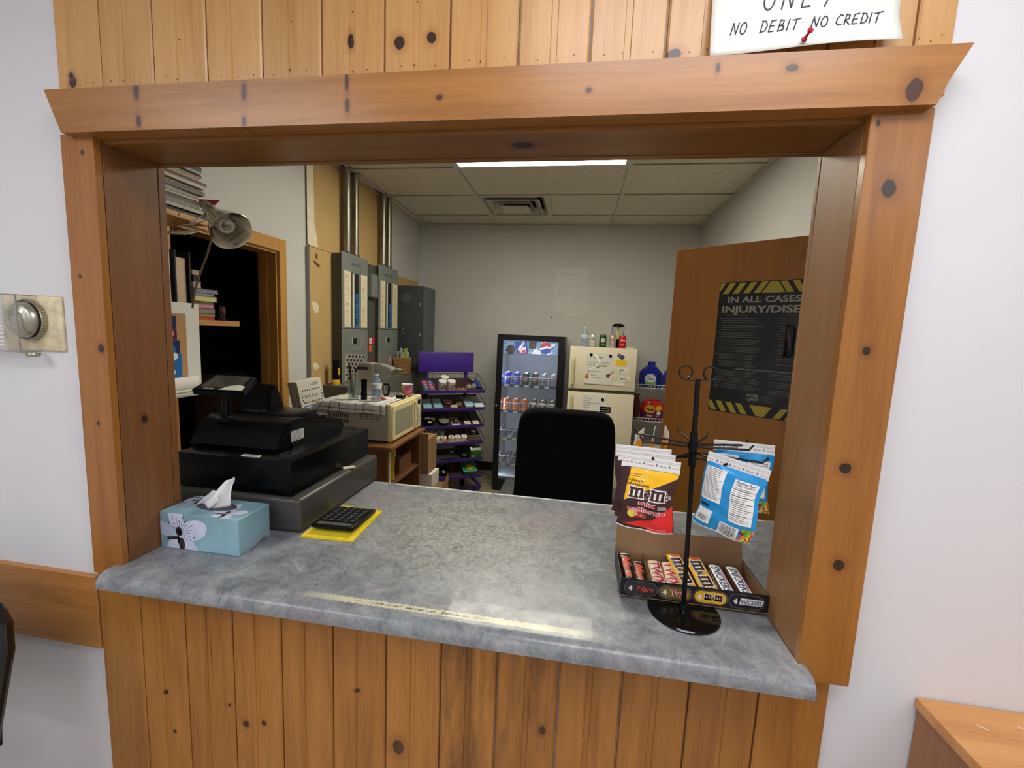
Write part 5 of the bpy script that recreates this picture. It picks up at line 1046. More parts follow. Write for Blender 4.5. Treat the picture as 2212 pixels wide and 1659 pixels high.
t = rthing('foil_bag', 'blue and silver foil bag at the right end of the top rack shelf', 'bag', 0, .556, .15); G().sph((0, 0, .016), (.035, .10, .016), 14, 8).build('pouch', M('foil_blue2', (48, 76, 150), .3, .3, var=.3, scale=40), t); G().sph((-.03, .08, .022), (.03, .045, .014), 12, 8).build('silver_top', M('foil_silver', (190, 190, 194), .25, .8, var=.3, scale=60), t)
# shelf 2
mk = M('mask_blue', (120, 190, 214), .7, var=.06, scale=20, stretch=(1, 12, 1)); mkw = M('mask_white', (206, 216, 222), .6)
for k, u in enumerate((.058, .155)):
    t = rthing('mask_pack', ['left', 'right'][k] + ' bag of pale blue face masks on the second rack shelf', 'mask pack', 1, u, .10, 'mask packs on the rack'); G().box(-.043, .043, -.085, .085, 0, .018, .005, seg=2).build('bag', clear, t); G().box(-.038, .038, -.08, .05, .003, .0145, .002).build('masks', mk, t); G().box(-.038, .038, .052, .08, .003, .0145, .002).build('fold', mkw, t)
t = rthing('soap_packet', 'small pink packet on the second rack shelf', 'packet', 1, .262, .12); G().sph((0, 0, .014), (.042, .042, .014), 12, 8).build('wrapper', M('pack_pink', (168, 92, 100), .35, var=.3, scale=60), t); G().box(-.04, .04, -.006, .006, .0282, .03).build('seal', M('pack_pink2', (206, 150, 150), .4), t)
t = rthing('sponge', 'cream sponge at the front of the second rack shelf', 'sponge', 1, .302, .032); G().box(-.034, .034, -.016, .016, 0, .02, .006, seg=2).build('sponge', M('sponge_cream', (222, 210, 188), .9, bump=.5, bscale=200), t); G().box(-.03, .03, -.014, .014, .0201, .023, .001).build('pad', M('pad_cream', (206, 192, 168), .9), t)
t = rthing('trinket_bag', 'bag of brown trinkets on the second rack shelf', 'bag', 1, .375, .09); [G().sph((rr.uniform(-.035, .035), rr.uniform(-.06, .06), .014), (.018, .02, .014), 8, 6).build('trinket', M('trinket_%d' % (k % 3), [(96, 76, 58), (150, 128, 100), (52, 44, 38)][k % 3], .5), t) for k in range(10)]
t = rthing('wipes_pack', 'blue and white pack on the second rack shelf', 'pack', 1, .452, .09); G().box(-.04, .04, -.07, .05, 0, .028, .009, seg=2).build('pouch', mkw, t); G().box(-.03, .04, -.06, -.01, .0282, .031, .001).build('label', mk, t); G().box(-.045, .045, .052, .16, 0, .006, .002).build('film', clear, t)
t = rthing('bandage_pack', 'white pack with green band at the right end of the second rack shelf', 'pack', 1, .545, .08); G().box(-.04, .052, -.075, .0, 0, .02, .006, seg=2).build('white_end', mkw, t); G().box(-.04, .04, .002, .03, 0, .02, .003).build('green_band', M('band_green', (46, 92, 60), .5), t); G().box(-.04, .04, .032, .16, 0, .008, .002).build('film', clear, t)
# shelf 3
steel = M('steel'); t = rthing('steel_bowl', 'shiny steel bowl at the left end of the third rack shelf', 'bowl', 2, .072, .08); G().lathe([(.0, .0), (.03, .0), (.05, .016), (.068, .045), (.07, .046), (.066, .044), (.048, .018), (.0, .004)], 28).build('bowl', M('steel_bright', (196, 190, 178), .12, 1.), t); G().sph((.01, -.02, .02), (.02, .014, .012), 8, 6).build('contents', M('trinket_y', (190, 180, 90), .5), t)
t = rthing('tin', 'round black tin with grey lid on the third rack shelf', 'tin', 2, .212, .055); G().lathe([(.0, 0), (.046, 0), (.046, .034)], 28).build('body', blk, t); G().lathe([(.048, .0342), (.048, .042), (.046, .044), (.0, .044)], 28).build('lid', M('lid_grey', (128, 122, 112), .45), t)
t = rthing('dark_box', 'dark box at the back of the third rack shelf', 'box', 2, .2, .20); G().box(-.08, .08, -.06, .06, 0, .05, .002).build('carton', M('box_dark', (44, 38, 34), .6), t); G().box(-.07, .07, -.0608, -.0602, .01, .04).build('label', M('box_dim', (76, 66, 58), .6), t)
t = rthing('blister_pack', 'clear blister pack with silver ball on the third rack shelf', 'pack', 2, .328, .09); G().box(-.045, .045, -.085, .085, 0, .004, .001).build('card', M('card_grey3', (120, 112, 104), .5), t); G().sph((.005, -.02, .022), (.026, .026, .02), 14, 8).build('ball', M('steel_dark', (110, 108, 106), .25, .8), t); G().box(-.04, .04, -.08, -.055, .0042, .01, .002).build('insert', mkw, t)
for k, u in enumerate((.442, .525)):
    t = rthing('cutlery_pack', ['left', 'right'][k] + ' black sleeve with cream end on the third rack shelf', 'pack', 2, u, .11, 'sleeves on the third rack shelf'); G().box(-.033, .033, -.03, .13, 0, .014, .002).build('sleeve', M('sleeve_black', (36, 32, 30), .5), t); G().box(-.03, .03, -.10, -.031, 0, .012, .003).build('cream_end', M('sleeve_cream', (206, 196, 170), .6), t)
# shelf 4
rollw = M('roll_white', (232, 228, 218), .8)
def rolls(lb, u, s, n, grp):
    for k in range(n):
        t = rthing('paper_roll', lb[k], 'paper roll', 3, u + k * .062, s, grp); g = G(); g.lathe([(.009, .0), (.029, .0), (.029, .05), (.009, .05), (.009, .0)], 22); g.build('roll', rollw, t); G().lathe([(.0088, .002), (.0088, .0495), (.0065, .0495), (.0065, .002), (.0088, .002)], 14).build('core', M('core_black', (36, 30, 28), .7), t)
for b, u in (('left', .085), ('right', .285)):
    t = rthing('roll_box', b + ' orange and white tray holding paper rolls on the fourth rack shelf', 'tray', 3, u + .062, .042); g = G(); G().box(-.098, .098, -.036, .036, 0, .003).build('base', M('roll_orange', (214, 128, 72), .6), t); G().box(-.098, .098, -.038, -.0362, 0, .032).build('front', M('roll_cream', (226, 206, 184), .6), t); G().box(.05, .098, -.0386, -.0381, 0, .032).build('orange_end', M('roll_orange'), t)
rolls(['leftmost front paper roll on the fourth rack shelf', 'second front paper roll from the left on the fourth rack shelf', 'third front paper roll from the left on the fourth rack shelf'], .085, .0455, 3, 'paper rolls on the rack'); rolls(['fourth front paper roll from the left on the fourth rack shelf', 'fifth front paper roll from the left on the fourth rack shelf', 'rightmost front paper roll on the fourth rack shelf'], .285, .0455, 3, 'paper rolls on the rack')
for o in bpy.data.objects:
    if o.name.startswith('paper_roll') and o.parent is None: o.location.z += .0042
rolls(['rear left paper roll on the fourth rack shelf', 'rear middle paper roll on the fourth rack shelf', 'rear right paper roll on the fourth rack shelf'], .09, .16, 3, 'rear paper rolls on the rack')
t = rthing('plastic_tub', 'grey-beige open tub with dark packets on the fourth rack shelf', 'tub', 3, .515, .13, up=False); t.scale = (.85, 1, 1); bt = M('tub_beige', (150, 146, 122), .5)
for q in ((-.07, .07, -.085, -.08), (-.07, .07, .08, .085), (-.07, -.065, -.0798, .0798), (.065, .07, -.0798, .0798)): G().box(*q, 0, .05, .001).build('wall', bt, t)
G().box(-.0648, .0648, -.0798, .0798, .0, .004).build('bottom', bt, t); G().box(-.074, .074, -.09, -.0852, .044, .052, .002).build('rim', bt, t); G().sph((.0, -.01, .045), (.05, .06, .03), 12, 8).build('packets', M('packet_dark', (66, 58, 56), .4, var=.3, scale=30), t); G().box(-.03, .02, -.05, -.03, .072, .075).build('label', bagwhite, t)
# shelf 5
t = rthing('keyboard', 'black computer keyboard with white strip on the fifth rack shelf', 'keyboard', 4, .21, .13); G().box(-.16, .16, -.11, .11, 0, .016, .004, seg=2).build('body', M('kb_black', (34, 33, 33), .5), t); G().box(-.155, .15, .055, .095, .0162, .019, .001).build('white_strip', mkw, t); G().box(.09, .115, -.02, .005, .0162, .0175).build('sticker', mkw, t)
g = G(); [g.box(-.14 + i * .027, -.118 + i * .027, -.09 + j * .03, -.066 + j * .03, .0162, .021, .002) for i in range(8) for j in range(4)]; o = g.build('keys', M('kb_key', (54, 52, 50), .5), t); o['kind'] = 'stuff'
t = rthing('dark_pack', 'black plastic pack in the middle of the fifth rack shelf', 'pack', 4, .425, .11); G().box(-.04, .04, -.08, .12, 0, .01, .002).build('tray', blk, t); G().sph((.0, -.05, .018), (.03, .03, .014), 10, 6).build('lump', M('pk_dark', (52, 50, 48), .4), t)
t = rthing('green_box', 'green box with torn white top at the right end of the fifth rack shelf', 'box', 4, .525, .07); gr = M('box_green', (58, 120, 46), .5, var=.15, scale=30); G().box(-.05, .055, -.045, .045, 0, .085, .001).build('carton', gr, t); G().box(-.03, .045, -.05, -.046, .06, .1, X=TR(0, 0, 0, 0, -.15)).build('torn_flap', bagwhite, t); G().box(-.055, -.035, -.05, .0, .0852, .10).build('torn_flap', bagwhite, t); G().box(-.04, .0, -.0458, -.0452, .005, .03).build('print', M('pk_pale', (176, 190, 160), .5), t)
# shelf 6
t = rthing('black_bag', 'small black plastic bag on the bottom rack shelf', 'bag', 5, .225, .10); G().sph((0, 0, .03), (.06, .07, .03), 14, 8).build('bag', M('bag_black', (14, 16, 17), .22), t); G().sph((.02, .02, .058), (.02, .02, .02), 8, 6).build('knot', M('bag_black'), t)
t = rthing('food_tub', 'green and yellow tub with blue rim on the bottom rack shelf', 'tub', 5, .475, .095); g = G(); G().box(-.06, .06, -.075, .075, 0, .045, .008, seg=2).build('tub', M('tub_green', (74, 150, 70), .35), t); G().box(-.068, .068, -.083, .083, .0452, .053, .004, seg=2).build('lid', M('lid_teal', (90, 160, 150), .3), t); p = P(); p.rect(-.055, -.07, .055, .07, M('tub_green2', (50, 130, 60), .4), 0).ell(.008, -.02, .036, .034, M('tub_yellow', (226, 196, 40), .4), 1); p.build('print', t, lambda a, b, h: Vector((a, b, .0531 + h)))

# ---------------------------------------------------------------- glass-door cooler
t = thing('drinks_cooler', 'black upright glass-door drinks cooler against the back wall', 'cooler', (-.449, 3.49, 0.001)); ck = M('cooler_black', (16, 16, 17), .35, var=.1); cw = M('cooler_white', (206, 210, 212), .5, var=.04)
Fy = -.29
G().box(-.325, -.295, Fy + .055, .29, .03, 1.565).build('side_wall', ck, t); G().box(.295, .325, Fy + .055, .29, .03, 1.565).build('side_wall', ck, t)
G().box(-.2948, .2948, .26, .29, .03, 1.565).build('back_wall', cw, t); G().box(-.2948, .2948, Fy + .055, .2598, 1.535, 1.565).build('top', ck, t); G().box(-.2948, .2948, Fy + .055, .2598, .03, .12).build('base', ck, t)
G().box(-.2945, -.29, Fy + .06, .2595, .1202, 1.5345).build('liner', cw, t); G().box(.29, .2945, Fy + .06, .2595, .1202, 1.5345).build('liner', cw, t); G().box(-.2898, .2898, Fy + .06, .2595, .1202, .135).build('liner', cw, t)
for q in ((-.325, -.27, .0, 1.566), (.268, .325, .0, 1.566)): G().box(q[0], q[1], Fy, Fy + .05, .06, q[3], .003).build('door_frame', ck, t)
G().box(-.2698, .2678, Fy, Fy + .05, 1.515, 1.566, .003).build('door_frame', ck, t); G().box(-.2698, .2678, Fy, Fy + .05, .06, .13, .003).build('door_frame', ck, t)
G().box(-.324, .324, Fy + .01, Fy + .05, .004, .058).build('kick_plate', ck, t)
G().box(-.27, .268, Fy + .012, Fy + .016, .13, 1.515).build('glass', thin('door_glass', (236, 240, 244), .05, .03), t)
G().box(-.327, -.3255, Fy - .006, Fy + .03, .62, 1.0, .001).build('handle', M('handle_black', (30, 30, 32), .4), t); G().box(-.318, -.304, Fy - .0015, Fy - .0002, .86, .872).build('lock', mkw, t)
G().box(-.262, .262, Fy + .022, Fy + .03, 1.385, 1.512).build('sign_box', M('sign_navy', (34, 54, 92), .3, emit=.35), t)
p = P(); lt = dict(rough=.3); sw = M('sign_white', (226, 232, 240), .3, emit=.7); sb = M('sign_blue', (30, 64, 160), .3, emit=.6); sr = M('sign_red', (200, 34, 46), .3, emit=.6); sk = M('sign_brown', (66, 36, 30), .3, emit=.25); ss = M('sign_ice', (120, 160, 200), .3, emit=.5)
p.rect(-.26, 1.387, .26, 1.51, ss, 0); [p.ell(rr.uniform(-.25, .25), rr.uniform(1.392, 1.505), rr.uniform(.006, .018), rr.uniform(.006, .014), rr.choice((sw, M('sign_navy'), ss)), 1, 8) for k in range(46)]
p.ell(-.195, 1.42, .045, .045, sk, 2).poly([(-.165, 1.5), (-.04, 1.508), (-.02, 1.39), (-.135, 1.388)], sb, 3).poly([(-.125, 1.43), (-.1, 1.47), (-.07, 1.44), (-.045, 1.46), (-.045, 1.40), (-.11, 1.39)], sw, 4).poly([(-.115, 1.41), (-.09, 1.445), (-.06, 1.42), (-.05, 1.435), (-.05, 1.39), (-.115, 1.39)], sr, 5); p.text('PEPSI', -.068, 1.445, .03, sw, 6, .03, rot=math.radians(80), w=.1)
p.rect(-.018, 1.44, .055, 1.508, sk, 2).poly([(.01, 1.388), (.1, 1.388), (.095, 1.42), (.04, 1.44)], sw, 2).ell(.145, 1.45, .056, .056, sb, 3); p.poly([(.092, 1.468), (.12, 1.5), (.15, 1.506), (.185, 1.49), (.198, 1.462), (.15, 1.47), (.12, 1.455)], sr, 4).poly([(.09, 1.45), (.12, 1.455), (.15, 1.47), (.2, 1.462), (.2, 1.448), (.15, 1.45), (.12, 1.435), (.09, 1.43)], sw, 5); p.build('sign_print', t, lambda a, b, h: Vector((a, Fy + .0218 - h, b)), step=.0004)
cool_led = M('cooler_lamp', (206, 224, 255), .4, emit=22.)
G().box(-.2892, -.283, Fy + .065, Fy + .085, .16, 1.5).build('light_strip', cool_led, t); G().box(-.24, .24, Fy + .036, Fy + .056, 1.40, 1.41).build('light_strip', cool_led, t)  # horizontal strip is added, hidden behind the sign, to brighten the interior
CSZ = [1.078, .815, .535, .27]
cwire = M('wire_white', (222, 224, 228), .4); navyl = M('lip_navy', (26, 36, 84), .4)
for i, z in enumerate(CSZ):
    g = G(); 
    for k in range(25): g.box(-.275 + k * .0228, -.2725 + k * .0228, Fy + .075, .25, z - .012, z - .009)
    o = g.build('shelf_grille', cwire, t); o['kind'] = 'stuff'
    G().box(-.278, .276, Fy + .066, Fy + .072, z - .024, z + .002, .001).build('shelf_front', navyl if i < 2 else M('lip_grey', (84, 88, 94), .4), t)
    for k in range(5): G().box(-.25 + k * .1, -.205 + k * .1, Fy + .064, Fy + .0658, z - .021, z - .003).build('price_tag', mkw if i < 2 else M('tag_cream', (206, 198, 160), .5), t)
    g = G(); g.tube([(-.276, Fy + .07, z + .075), (.274, Fy + .07, z + .075)], .0028, 6); g.build('front_rail', cwire, t)
    for k in range(7):
        x = -.276 + k * .0917; G().tube([(x, Fy + .07, z + .003), (x, Fy + .07, z + .075), (x, Fy + .12, z + .085), (x, .2, z + .085)], .0025, 6).build('divider', cwire, t)
    for k in range(6): G().box(-.265 + k * .0917, -.20 + k * .0917, Fy + .09, .24, z - .0088, z - .006).build('slide', M('slide_dark', (62, 66, 72), .3), t)
g = G()
for k in range(46):
    z = .16 + k * .0285
    for x in (-.2825, .2765): g.box(x - .005, x + .011, Fy + .06, Fy + .064, z, z + .016, .003)
o = g.build('shelf_notches', cwire, t); o['kind'] = 'stuff'
# cans
def can(loc, label, group, body, deco, rz=0., cat='can', top=None):
    t = thing('soda_can', label, cat, loc, rz, group)
    G().lathe([(.0, .004), (.022, .0), (.026, .001), (.033, .011), (.033, .104), (.0275, .116), (.0265, .118)], 24).build('body', body, t)
    G().lathe([(.0268, .117), (.0275, .1195), (.0262, .1215), (.025, .1185), (.0, .118)], 24).build('lid', M('can_lid', (196, 198, 202), .25, .9), t)
    if deco: p = P(); deco(p); p.build('print', t, cyl_map(.0331), cuts=([-.04 + .006 * k for k in range(14)], []))
    return t
def d_pep(ink, tx='pepsi'):
    def f(p): p.ell(0, .06, .023, .026, bagwhite, 0).ell(0, .06, .021, .024, ink, 1).poly([(-.019, .07), (-.010, .081), (.010, .081), (.019, .07), (.008, .068), (-.008, .072)], M('can_red', (190, 40, 50), .35), 2).rect(-.0195, .052, .0195, .066, bagwhite, 2); p.text(tx, 0, .0555, .008, ink, 3, .03, w=.034)
    return f
cbl = M('can_blue', (28, 58, 190), .28, .4); cdk = M('can_black', (30, 26, 28), .28, .4); csl = M('can_silver', (176, 180, 188), .28, .7); cor = M('can_orange', (218, 104, 36), .3, .3); crb = M('can_brown', (84, 56, 40), .3, .3)
def d_crush(p): p.poly([(-.03, .02), (.03, .045), (.03, .015), (-.03, .008)], M('can_amber', (236, 150, 50), .35), 0); p.text('Crush', 0, .05, .018, M('crush_dark', (40, 70, 50), .4), 1, .07, rot=.15, w=.05); p.text('Crush', 0, .05, .018, bagwhite, 2, .03, rot=.15, w=.047)
def d_root(p): p.poly([(-.033, .088), (-.02, .07), (-.008, .078), (.006, .068), (.02, .078), (.033, .07), (.033, .098), (-.033, .098)], bagwhite, 0).ell(0, .035, .018, .024, M('can_tan', (150, 122, 96), .4), 0).text('A&W', 0, .055, .013, bagwhite, 1, .03)
ords = ['first', 'second', 'third', 'fourth', 'fifth', 'sixth']
cy0 = 3.49 + Fy + .115
for r_, (z, kinds) in enumerate([(CSZ[0], ['b', 'b', 'k', 'k', 's', 's']), (CSZ[1], ['o', 'o', 'o', 'r', 'r', 'r'])]):
    for k, kd in enumerate(kinds):
        for dpt in range(2):
            body, deco, cn = {'b': (cbl, d_pep(navy), 'blue cola'), 'k': (cdk, d_pep(M('can_ink', (26, 24, 30), .4)), 'black cola'), 's': (csl, d_pep(navy), 'silver cola'), 'o': (cor, d_crush, 'orange soda'), 'r': (crb, d_root, 'brown root beer')}[kd]
            can((-.449 - .2315 + k * .0917 + .003, cy0 + dpt * .072, z - .0048), '%s can, %s from left, %s row, %s cooler shelf' % (cn, ords[k], ['front', 'rear'][dpt], ['upper', 'lower'][r_]), 'cans in the cooler', body, deco if dpt == 0 else None, rz=rr.uniform(-.3, .3))

# ---------------------------------------------------------------- refrigerator
cr = M('fridge_cream', (224, 216, 190), .38, var=.02); crd = M('fridge_handle', (212, 200, 142), .4)
t = thing('refrigerator', 'cream two-door refrigerator with notes on its doors', 'refrigerator', (.234, 3.44, .001))
fx, fy = .302, -.34
G().box(-fx + .004, fx - .004, fy + .062, .33, .02, 1.482, .006, seg=2).build('cabinet', M('fridge_side', (206, 198, 172), .45), t)
G().box(-fx, fx, fy, fy + .058, 1.094, 1.486, .008, seg=2).build('freezer_door', cr, t); G().box(-fx, fx, fy, fy + .058, .1, 1.064, .008, seg=2).build('fridge_door', cr, t)
G().box(-fx + .006, fx - .006, fy + .02, fy + .055, 1.0655, 1.0925).build('gap_gasket', M('gasket', (92, 86, 72), .6), t); G().box(-fx + .01, fx - .01, fy + .03, fy + .06, .005, .095).build('kick_grille', M('gasket'), t)
for z0, z1 in ((1.115, 1.40), (.70, 1.045)): g = G(); g.tube([(-.265, fy - .001, z0), (-.265, fy - .03, z0 + .03), (-.268, fy - .036, (z0 + z1) / 2), (-.265, fy - .03, z1 - .03), (-.265, fy - .001, z1)], .011, 8); g.build('handle', crd, t)
G().box(.20, .27, fy + .01, fy + .05, 1.4865, 1.498, .002).build('hinge_cover', cr, t)
t2 = t
def note(name, label, x0, x1, z0, z1, mat, fn=None, cat='note', tilt=0.):
    xm, zm = (x0 + x1) / 2, (z0 + z1) / 2; t = thing(name, label, cat, (xm, 3.44 + fy, zm), rot=(0, tilt, 0)); a, b = (x1 - x0) / 2, (z1 - z0) / 2
    G().box(-a, a, -.0016, -.0006, -b, b).build('sheet', mat, t)
    p = P()
    if fn: fn(p, a, b)
    if p.it: p.build('print', t, lambda u, v, h: Vector((u, -.0016 - h, v)))
    return t
sl = M('sleeve_plastic', (222, 220, 208), .12, coat=.6)
def n1(p, a, b):
    p.text('Open', -.01, b * .66, .026, inkb, 0, .0); p.text('Sunday to Thursday', 0, b * .40, .011, inkb, 0, w=a * 1.5); lines(p, -a * .8, a * .85, b * .28, 2, .012, .003, M('ink_grey'), 0, .2); p.text('Fri', -.01, b * .08, .013, inkb, 0, .03); lines(p, -a * .6, a * .4, -.02, 1, .01, .003, inkb, 0); p.text('Closed', -a * .45, -b * .42, .012, inkb, 0); p.text('Mon  &  Sat', -.02, -b * .58, .012, inkb, 0); p.rect(-a, -b, a, -b + .006, M('ink_grey'), 0)
    p.poly([(-a * .5, b * .95), (-a * .2, b * .95), (a * .1, b * .4), (-a * .7, -b * .1), (-a * .75, -b * .05), (-.0, b * .42)], M('tape_gloss', (246, 246, 240), .1), 2)
note('notice', 'plastic-sleeved opening hours sheet on the freezer door', .082, .325, 1.142, 1.43, sl, n1, 'notice')
def n2(p, a, b):
    for k, s_ in enumerate(['Holidays', 'New Years Day', 'Family Day', 'Good Friday & Easter Sunday', 'Victoria Day', 'Canada Day', 'Labour Day', 'Thanksgiving Day']): p.text(s_, -a * .85, b * .8 - k * .0205, .009, inkb, 0, .01, al='l')
note('notice', 'white holiday list on the fridge door above the chair', .066, .287, .82, 1.05, M('paper_white'), n2, 'notice')
gn = 'fridge magnets'
for k, (x, z) in enumerate([(.125, 1.416), (.298, 1.413), (.255, 1.008)]):
    t = thing('magnet', ['black round magnet on the upper left of the hours sheet', 'black round magnet on the upper right of the hours sheet', 'black round magnet on the holiday list'][k], 'magnet', (x, 3.44 + fy - .0018, z), group=gn); G().lathe([(.0, 0), (.014, 0), (.014, .005), (.012, .007), (.0, .007)], 20, TR(0, 0, 0, 0, math.pi / 2)).build('disc', blk, t)
for k, (x, z) in enumerate([(.098, 1.22), (.29, 1.235)]):
    t = thing('guitar_magnet', ['red guitar-shaped magnet at the left edge of the hours sheet', 'dark red guitar-shaped magnet at the right edge of the hours sheet'][k], 'magnet', (x, 3.44 + fy - .0018, z), rot=(0, [.3, .8][k], 0), group=gn); m_ = M('mag_red%d' % k, [(206, 92, 60), (120, 44, 40)][k], .4); g = G(); g.prism([(-.012, -.018), (.012, -.018), (.015, -.004), (.008, .006), (.012, .014), (-.012, .014), (-.008, .006), (-.015, -.004)], -.005, 0, 'y'); g.build('body', m_, t); G().box(-.0025, .0025, -.004, 0, .0142, .06).build('neck', M('mag_neck', (160, 120, 90), .5), t)
def card(p, a, b): lines(p, -a * .8, a * .8, b * .6, 3, b * .45, b * .15, M('ink_grey'), 0, .4, 2); p.ell(-a * .6, -b * .3, b * .3, b * .3, M('ink_grey'), 0, 10)
note('photo_card', 'small dark blue card pinned at the top right of the freezer door', .385, .42, 1.385, 1.425, M('card_navy', (48, 72, 120), .4), None, 'card', .6).children[0]['label'] = 'dark blue card'
note('photo_card', 'small brown photo overlapping the blue card on the freezer door', .362, .396, 1.405, 1.436, M('card_photo', (110, 104, 84), .4, var=.4, scale=90), None, 'card', .5)
bpy.data.objects['photo_card.001'].location.y -= .0015
note('sticky_note', 'yellow note below the blue card on the freezer door', .348, .445, 1.328, 1.38, M('note_yellow', (232, 196, 30), .7), None, 'note', .06)
note('business_card', 'upper white business card on the freezer door', .376, .468, 1.262, 1.308, M('paper_white'), card, 'card', .03); note('business_card', 'lower white business card on the freezer door', .39, .488, 1.19, 1.235, M('paper_white'), card, 'card', .03); note('business_card', 'white business card with tan strip beside the hours sheet', .338, .43, 1.14, 1.178, M('paper_white'), lambda p, a, b: p.rect(-a, -b, a, -b + .006, kf, 0).rect(-a * .8, b * .4, a * .2, b * .6, inkb, 0), 'card', .03)
note('fridge_label', 'black label with white lettering on the fridge door', .236, .334, .888, .943, M('label_black', (26, 25, 26), .4), lambda p, a, b: p.text('SAFETY NOTICE', .006, .004, .007, bagwhite, 0, .02, w=.07) and p.rect(-a * .95, .003, -a * .8, .015, redink, 0).text('KEEP CLOSED', .0, -.016, .008, bagwhite, 0, .03, w=.08), 'label')
# on top of the fridge
ZF = 1.4835
water_bottle((.055, 3.235, ZF), 'clear water bottle at the left end of the fridge top', 'water bottles', 1.02)
gc = 'cans on the fridge'
def d_tx(s1, s2, c1): return lambda p: p.text(s1, 0, .07, .016, c1, 0, .03, w=.046) and p.text(s2, 0, .03, .008, c1, 0, .02, w=.036)
can((.133, 3.235, ZF), 'white and silver can next to the water bottle on the fridge', gc, M('can_white', (206, 206, 196), .3, .3), d_tx('DIET', 'pepsi', M('can_inkg', (90, 96, 90), .4)))
can((.228, 3.235, ZF), 'green ginger ale can in the middle of the fridge top', gc, M('can_green', (24, 84, 48), .3, .3), lambda p: p.poly([(-.02, .085), (.02, .085), (.022, .06), (0, .045), (-.022, .06)], M('can_shield', (226, 196, 190), .4), 0).text('Canada Dry', 0, .066, .008, M('can_redk', (180, 40, 40), .4), 1, .02, w=.036).text('GINGER ALE', 0, .03, .006, bagwhite, 0, .02, w=.034))
can((.318, 3.235, ZF), 'silver diet cola can beside the red can on the fridge', gc, M('can_silver2', (190, 186, 178), .3, .5), d_tx('DIET', 'Coke', M('can_redk')))
can((.409, 3.235, ZF), 'red cola can at the right end of the fridge top', gc, M('can_red2', (196, 26, 38), .3, .3), d_tx('Coca', 'ORIGINAL', bagwhite))
t = thing('camping_lantern', 'black camping lantern standing behind the cans on the fridge', 'lantern', (.372, 3.36, ZF + .0))
G().lathe([(.0, 0), (.045, 0), (.045, .07), (.035, .085), (.0, .085)], 20).build('base', blk, t); G().lathe([(.042, .086), (.042, .2)], 20).build('globe', thin('globe', (235, 235, 228), .08), t); G().cyl((0, 0, .086), (0, 0, .16), .013, seg=12).build('tube_light', M('tube_yellow', (226, 222, 90), .4), t); G().cyl((0, 0, .161), (0, 0, .2), .01, seg=10).build('tube_top', M('plate_white'), t); G().lathe([(.05, .2), (.058, .205), (.056, .218), (.04, .23), (.0, .232)], 20).build('cap', blk, t)
for sg in (-1, 1): G().tube([(sg * .045, 0, .06), (sg * .05, -.005, .13), (sg * .058, -.005, .2)], .0025, 6).build('guard_wire', wire, t)
# wire shelves in the corner with detergents
for i, z in enumerate((1.105, .775)):
    t = thing('wire_shelf', ['upper', 'lower'][i] + ' white wire shelf in the corner behind the door', 'shelf', (.85, 3.6, z)); g = G()
    G().tube([(-.28, -.2, 0), (.30, -.2, 0)], .004, 6).build('front_wire', cwire, t); G().tube([(-.28, -.2, .034), (.30, -.2, .034)], .004, 6).build('front_wire', cwire, t); G().tube([(-.28, .2, 0), (.30, .2, 0)], .004, 6).build('back_wire', cwire, t)
    for k in range(19): G().tube([(-.28 + k * .0322, -.2, .034), (-.28 + k * .0322, -.2, .003), (-.28 + k * .0322, .2, .003)], .0025, 5).build('cross_wire', cwire, t)
jug_b = M('jug_blue', (22, 40, 150), .3, var=.06)
def jug(x, y, z, label):
    t = thing('detergent_jug', label, 'detergent jug', (x, y, z), 0, 'blue detergent jugs')
    g = G(); pr2 = [(-.10, .0), (-.105, .02), (-.105, .13), (-.09, .17), (-.045, .205), (-.04, .215), (.035, .215), (.05, .2), (.10, .15), (.115, .12), (.11, .0)]; g.prism(pr2, -.05, .05, 'y'); bmesh.ops.bevel(g.bm, geom=g.bm.edges[:], offset=.012, segments=3, affect='EDGES'); g.build('bottle', jug_b, t, sharp=60)
    G().lathe([(.034, .214), (.036, .218), (.036, .25), (.032, .255), (.0, .255)], 20).build('cap', M('cap_blue', (30, 40, 160), .4), t)
    g = G(); g.prism([(.062, .06), (.085, .06), (.09, .11), (.08, .14), (.065, .145), (.06, .11)], -.0525, -.0505, 'y'); g.build('grip_recess', M('jug_dark', (12, 20, 70), .4), t)
    p = P(); p.ell(-.01, .085, .055, .055, M('lab_ice', (170, 206, 230), .4), 0).ell(-.01, .09, .045, .035, bagwhite, 1).text('Old', -.02, .1, .016, inkb, 2, .02).text('Dutch', -.01, .078, .022, inkb, 2, .03, w=.07).rect(-.05, .03, .045, .055, M('lab_green', (130, 180, 70), .4), 2).text('detergent', 0, .012, .009, bagwhite, 1, .02); p.build('label_print', t, lambda a, b, h: Vector((a, -.0505 - h, b)))
jug(.727, 3.47, 1.1085, 'blue detergent jug nearer the fridge on the wire shelf'); jug(.955, 3.47, 1.1085, 'blue detergent jug half hidden by the door on the wire shelf')
t = thing('detergent_tub', 'red and orange laundry pod tub on the lower wire shelf', 'detergent tub', (.765, 3.475, .7785)); G().lathe([(.0, 0), (.095, 0), (.112, .03), (.115, .10), (.105, .17), (.08, .195), (.0, .2)], 28, sx=1., sy=.6, mats=[0, 0, 0, 1, 1, 1]).build('tub', [M('tub_violet', (110, 30, 80), .35), M('tub_red', (214, 44, 30), .3)], t); G().lathe([(.06, .1955), (.062, .2), (.062, .212), (.0, .214)], 24, sx=1, sy=.6).build('lid', M('tub_red'), t)
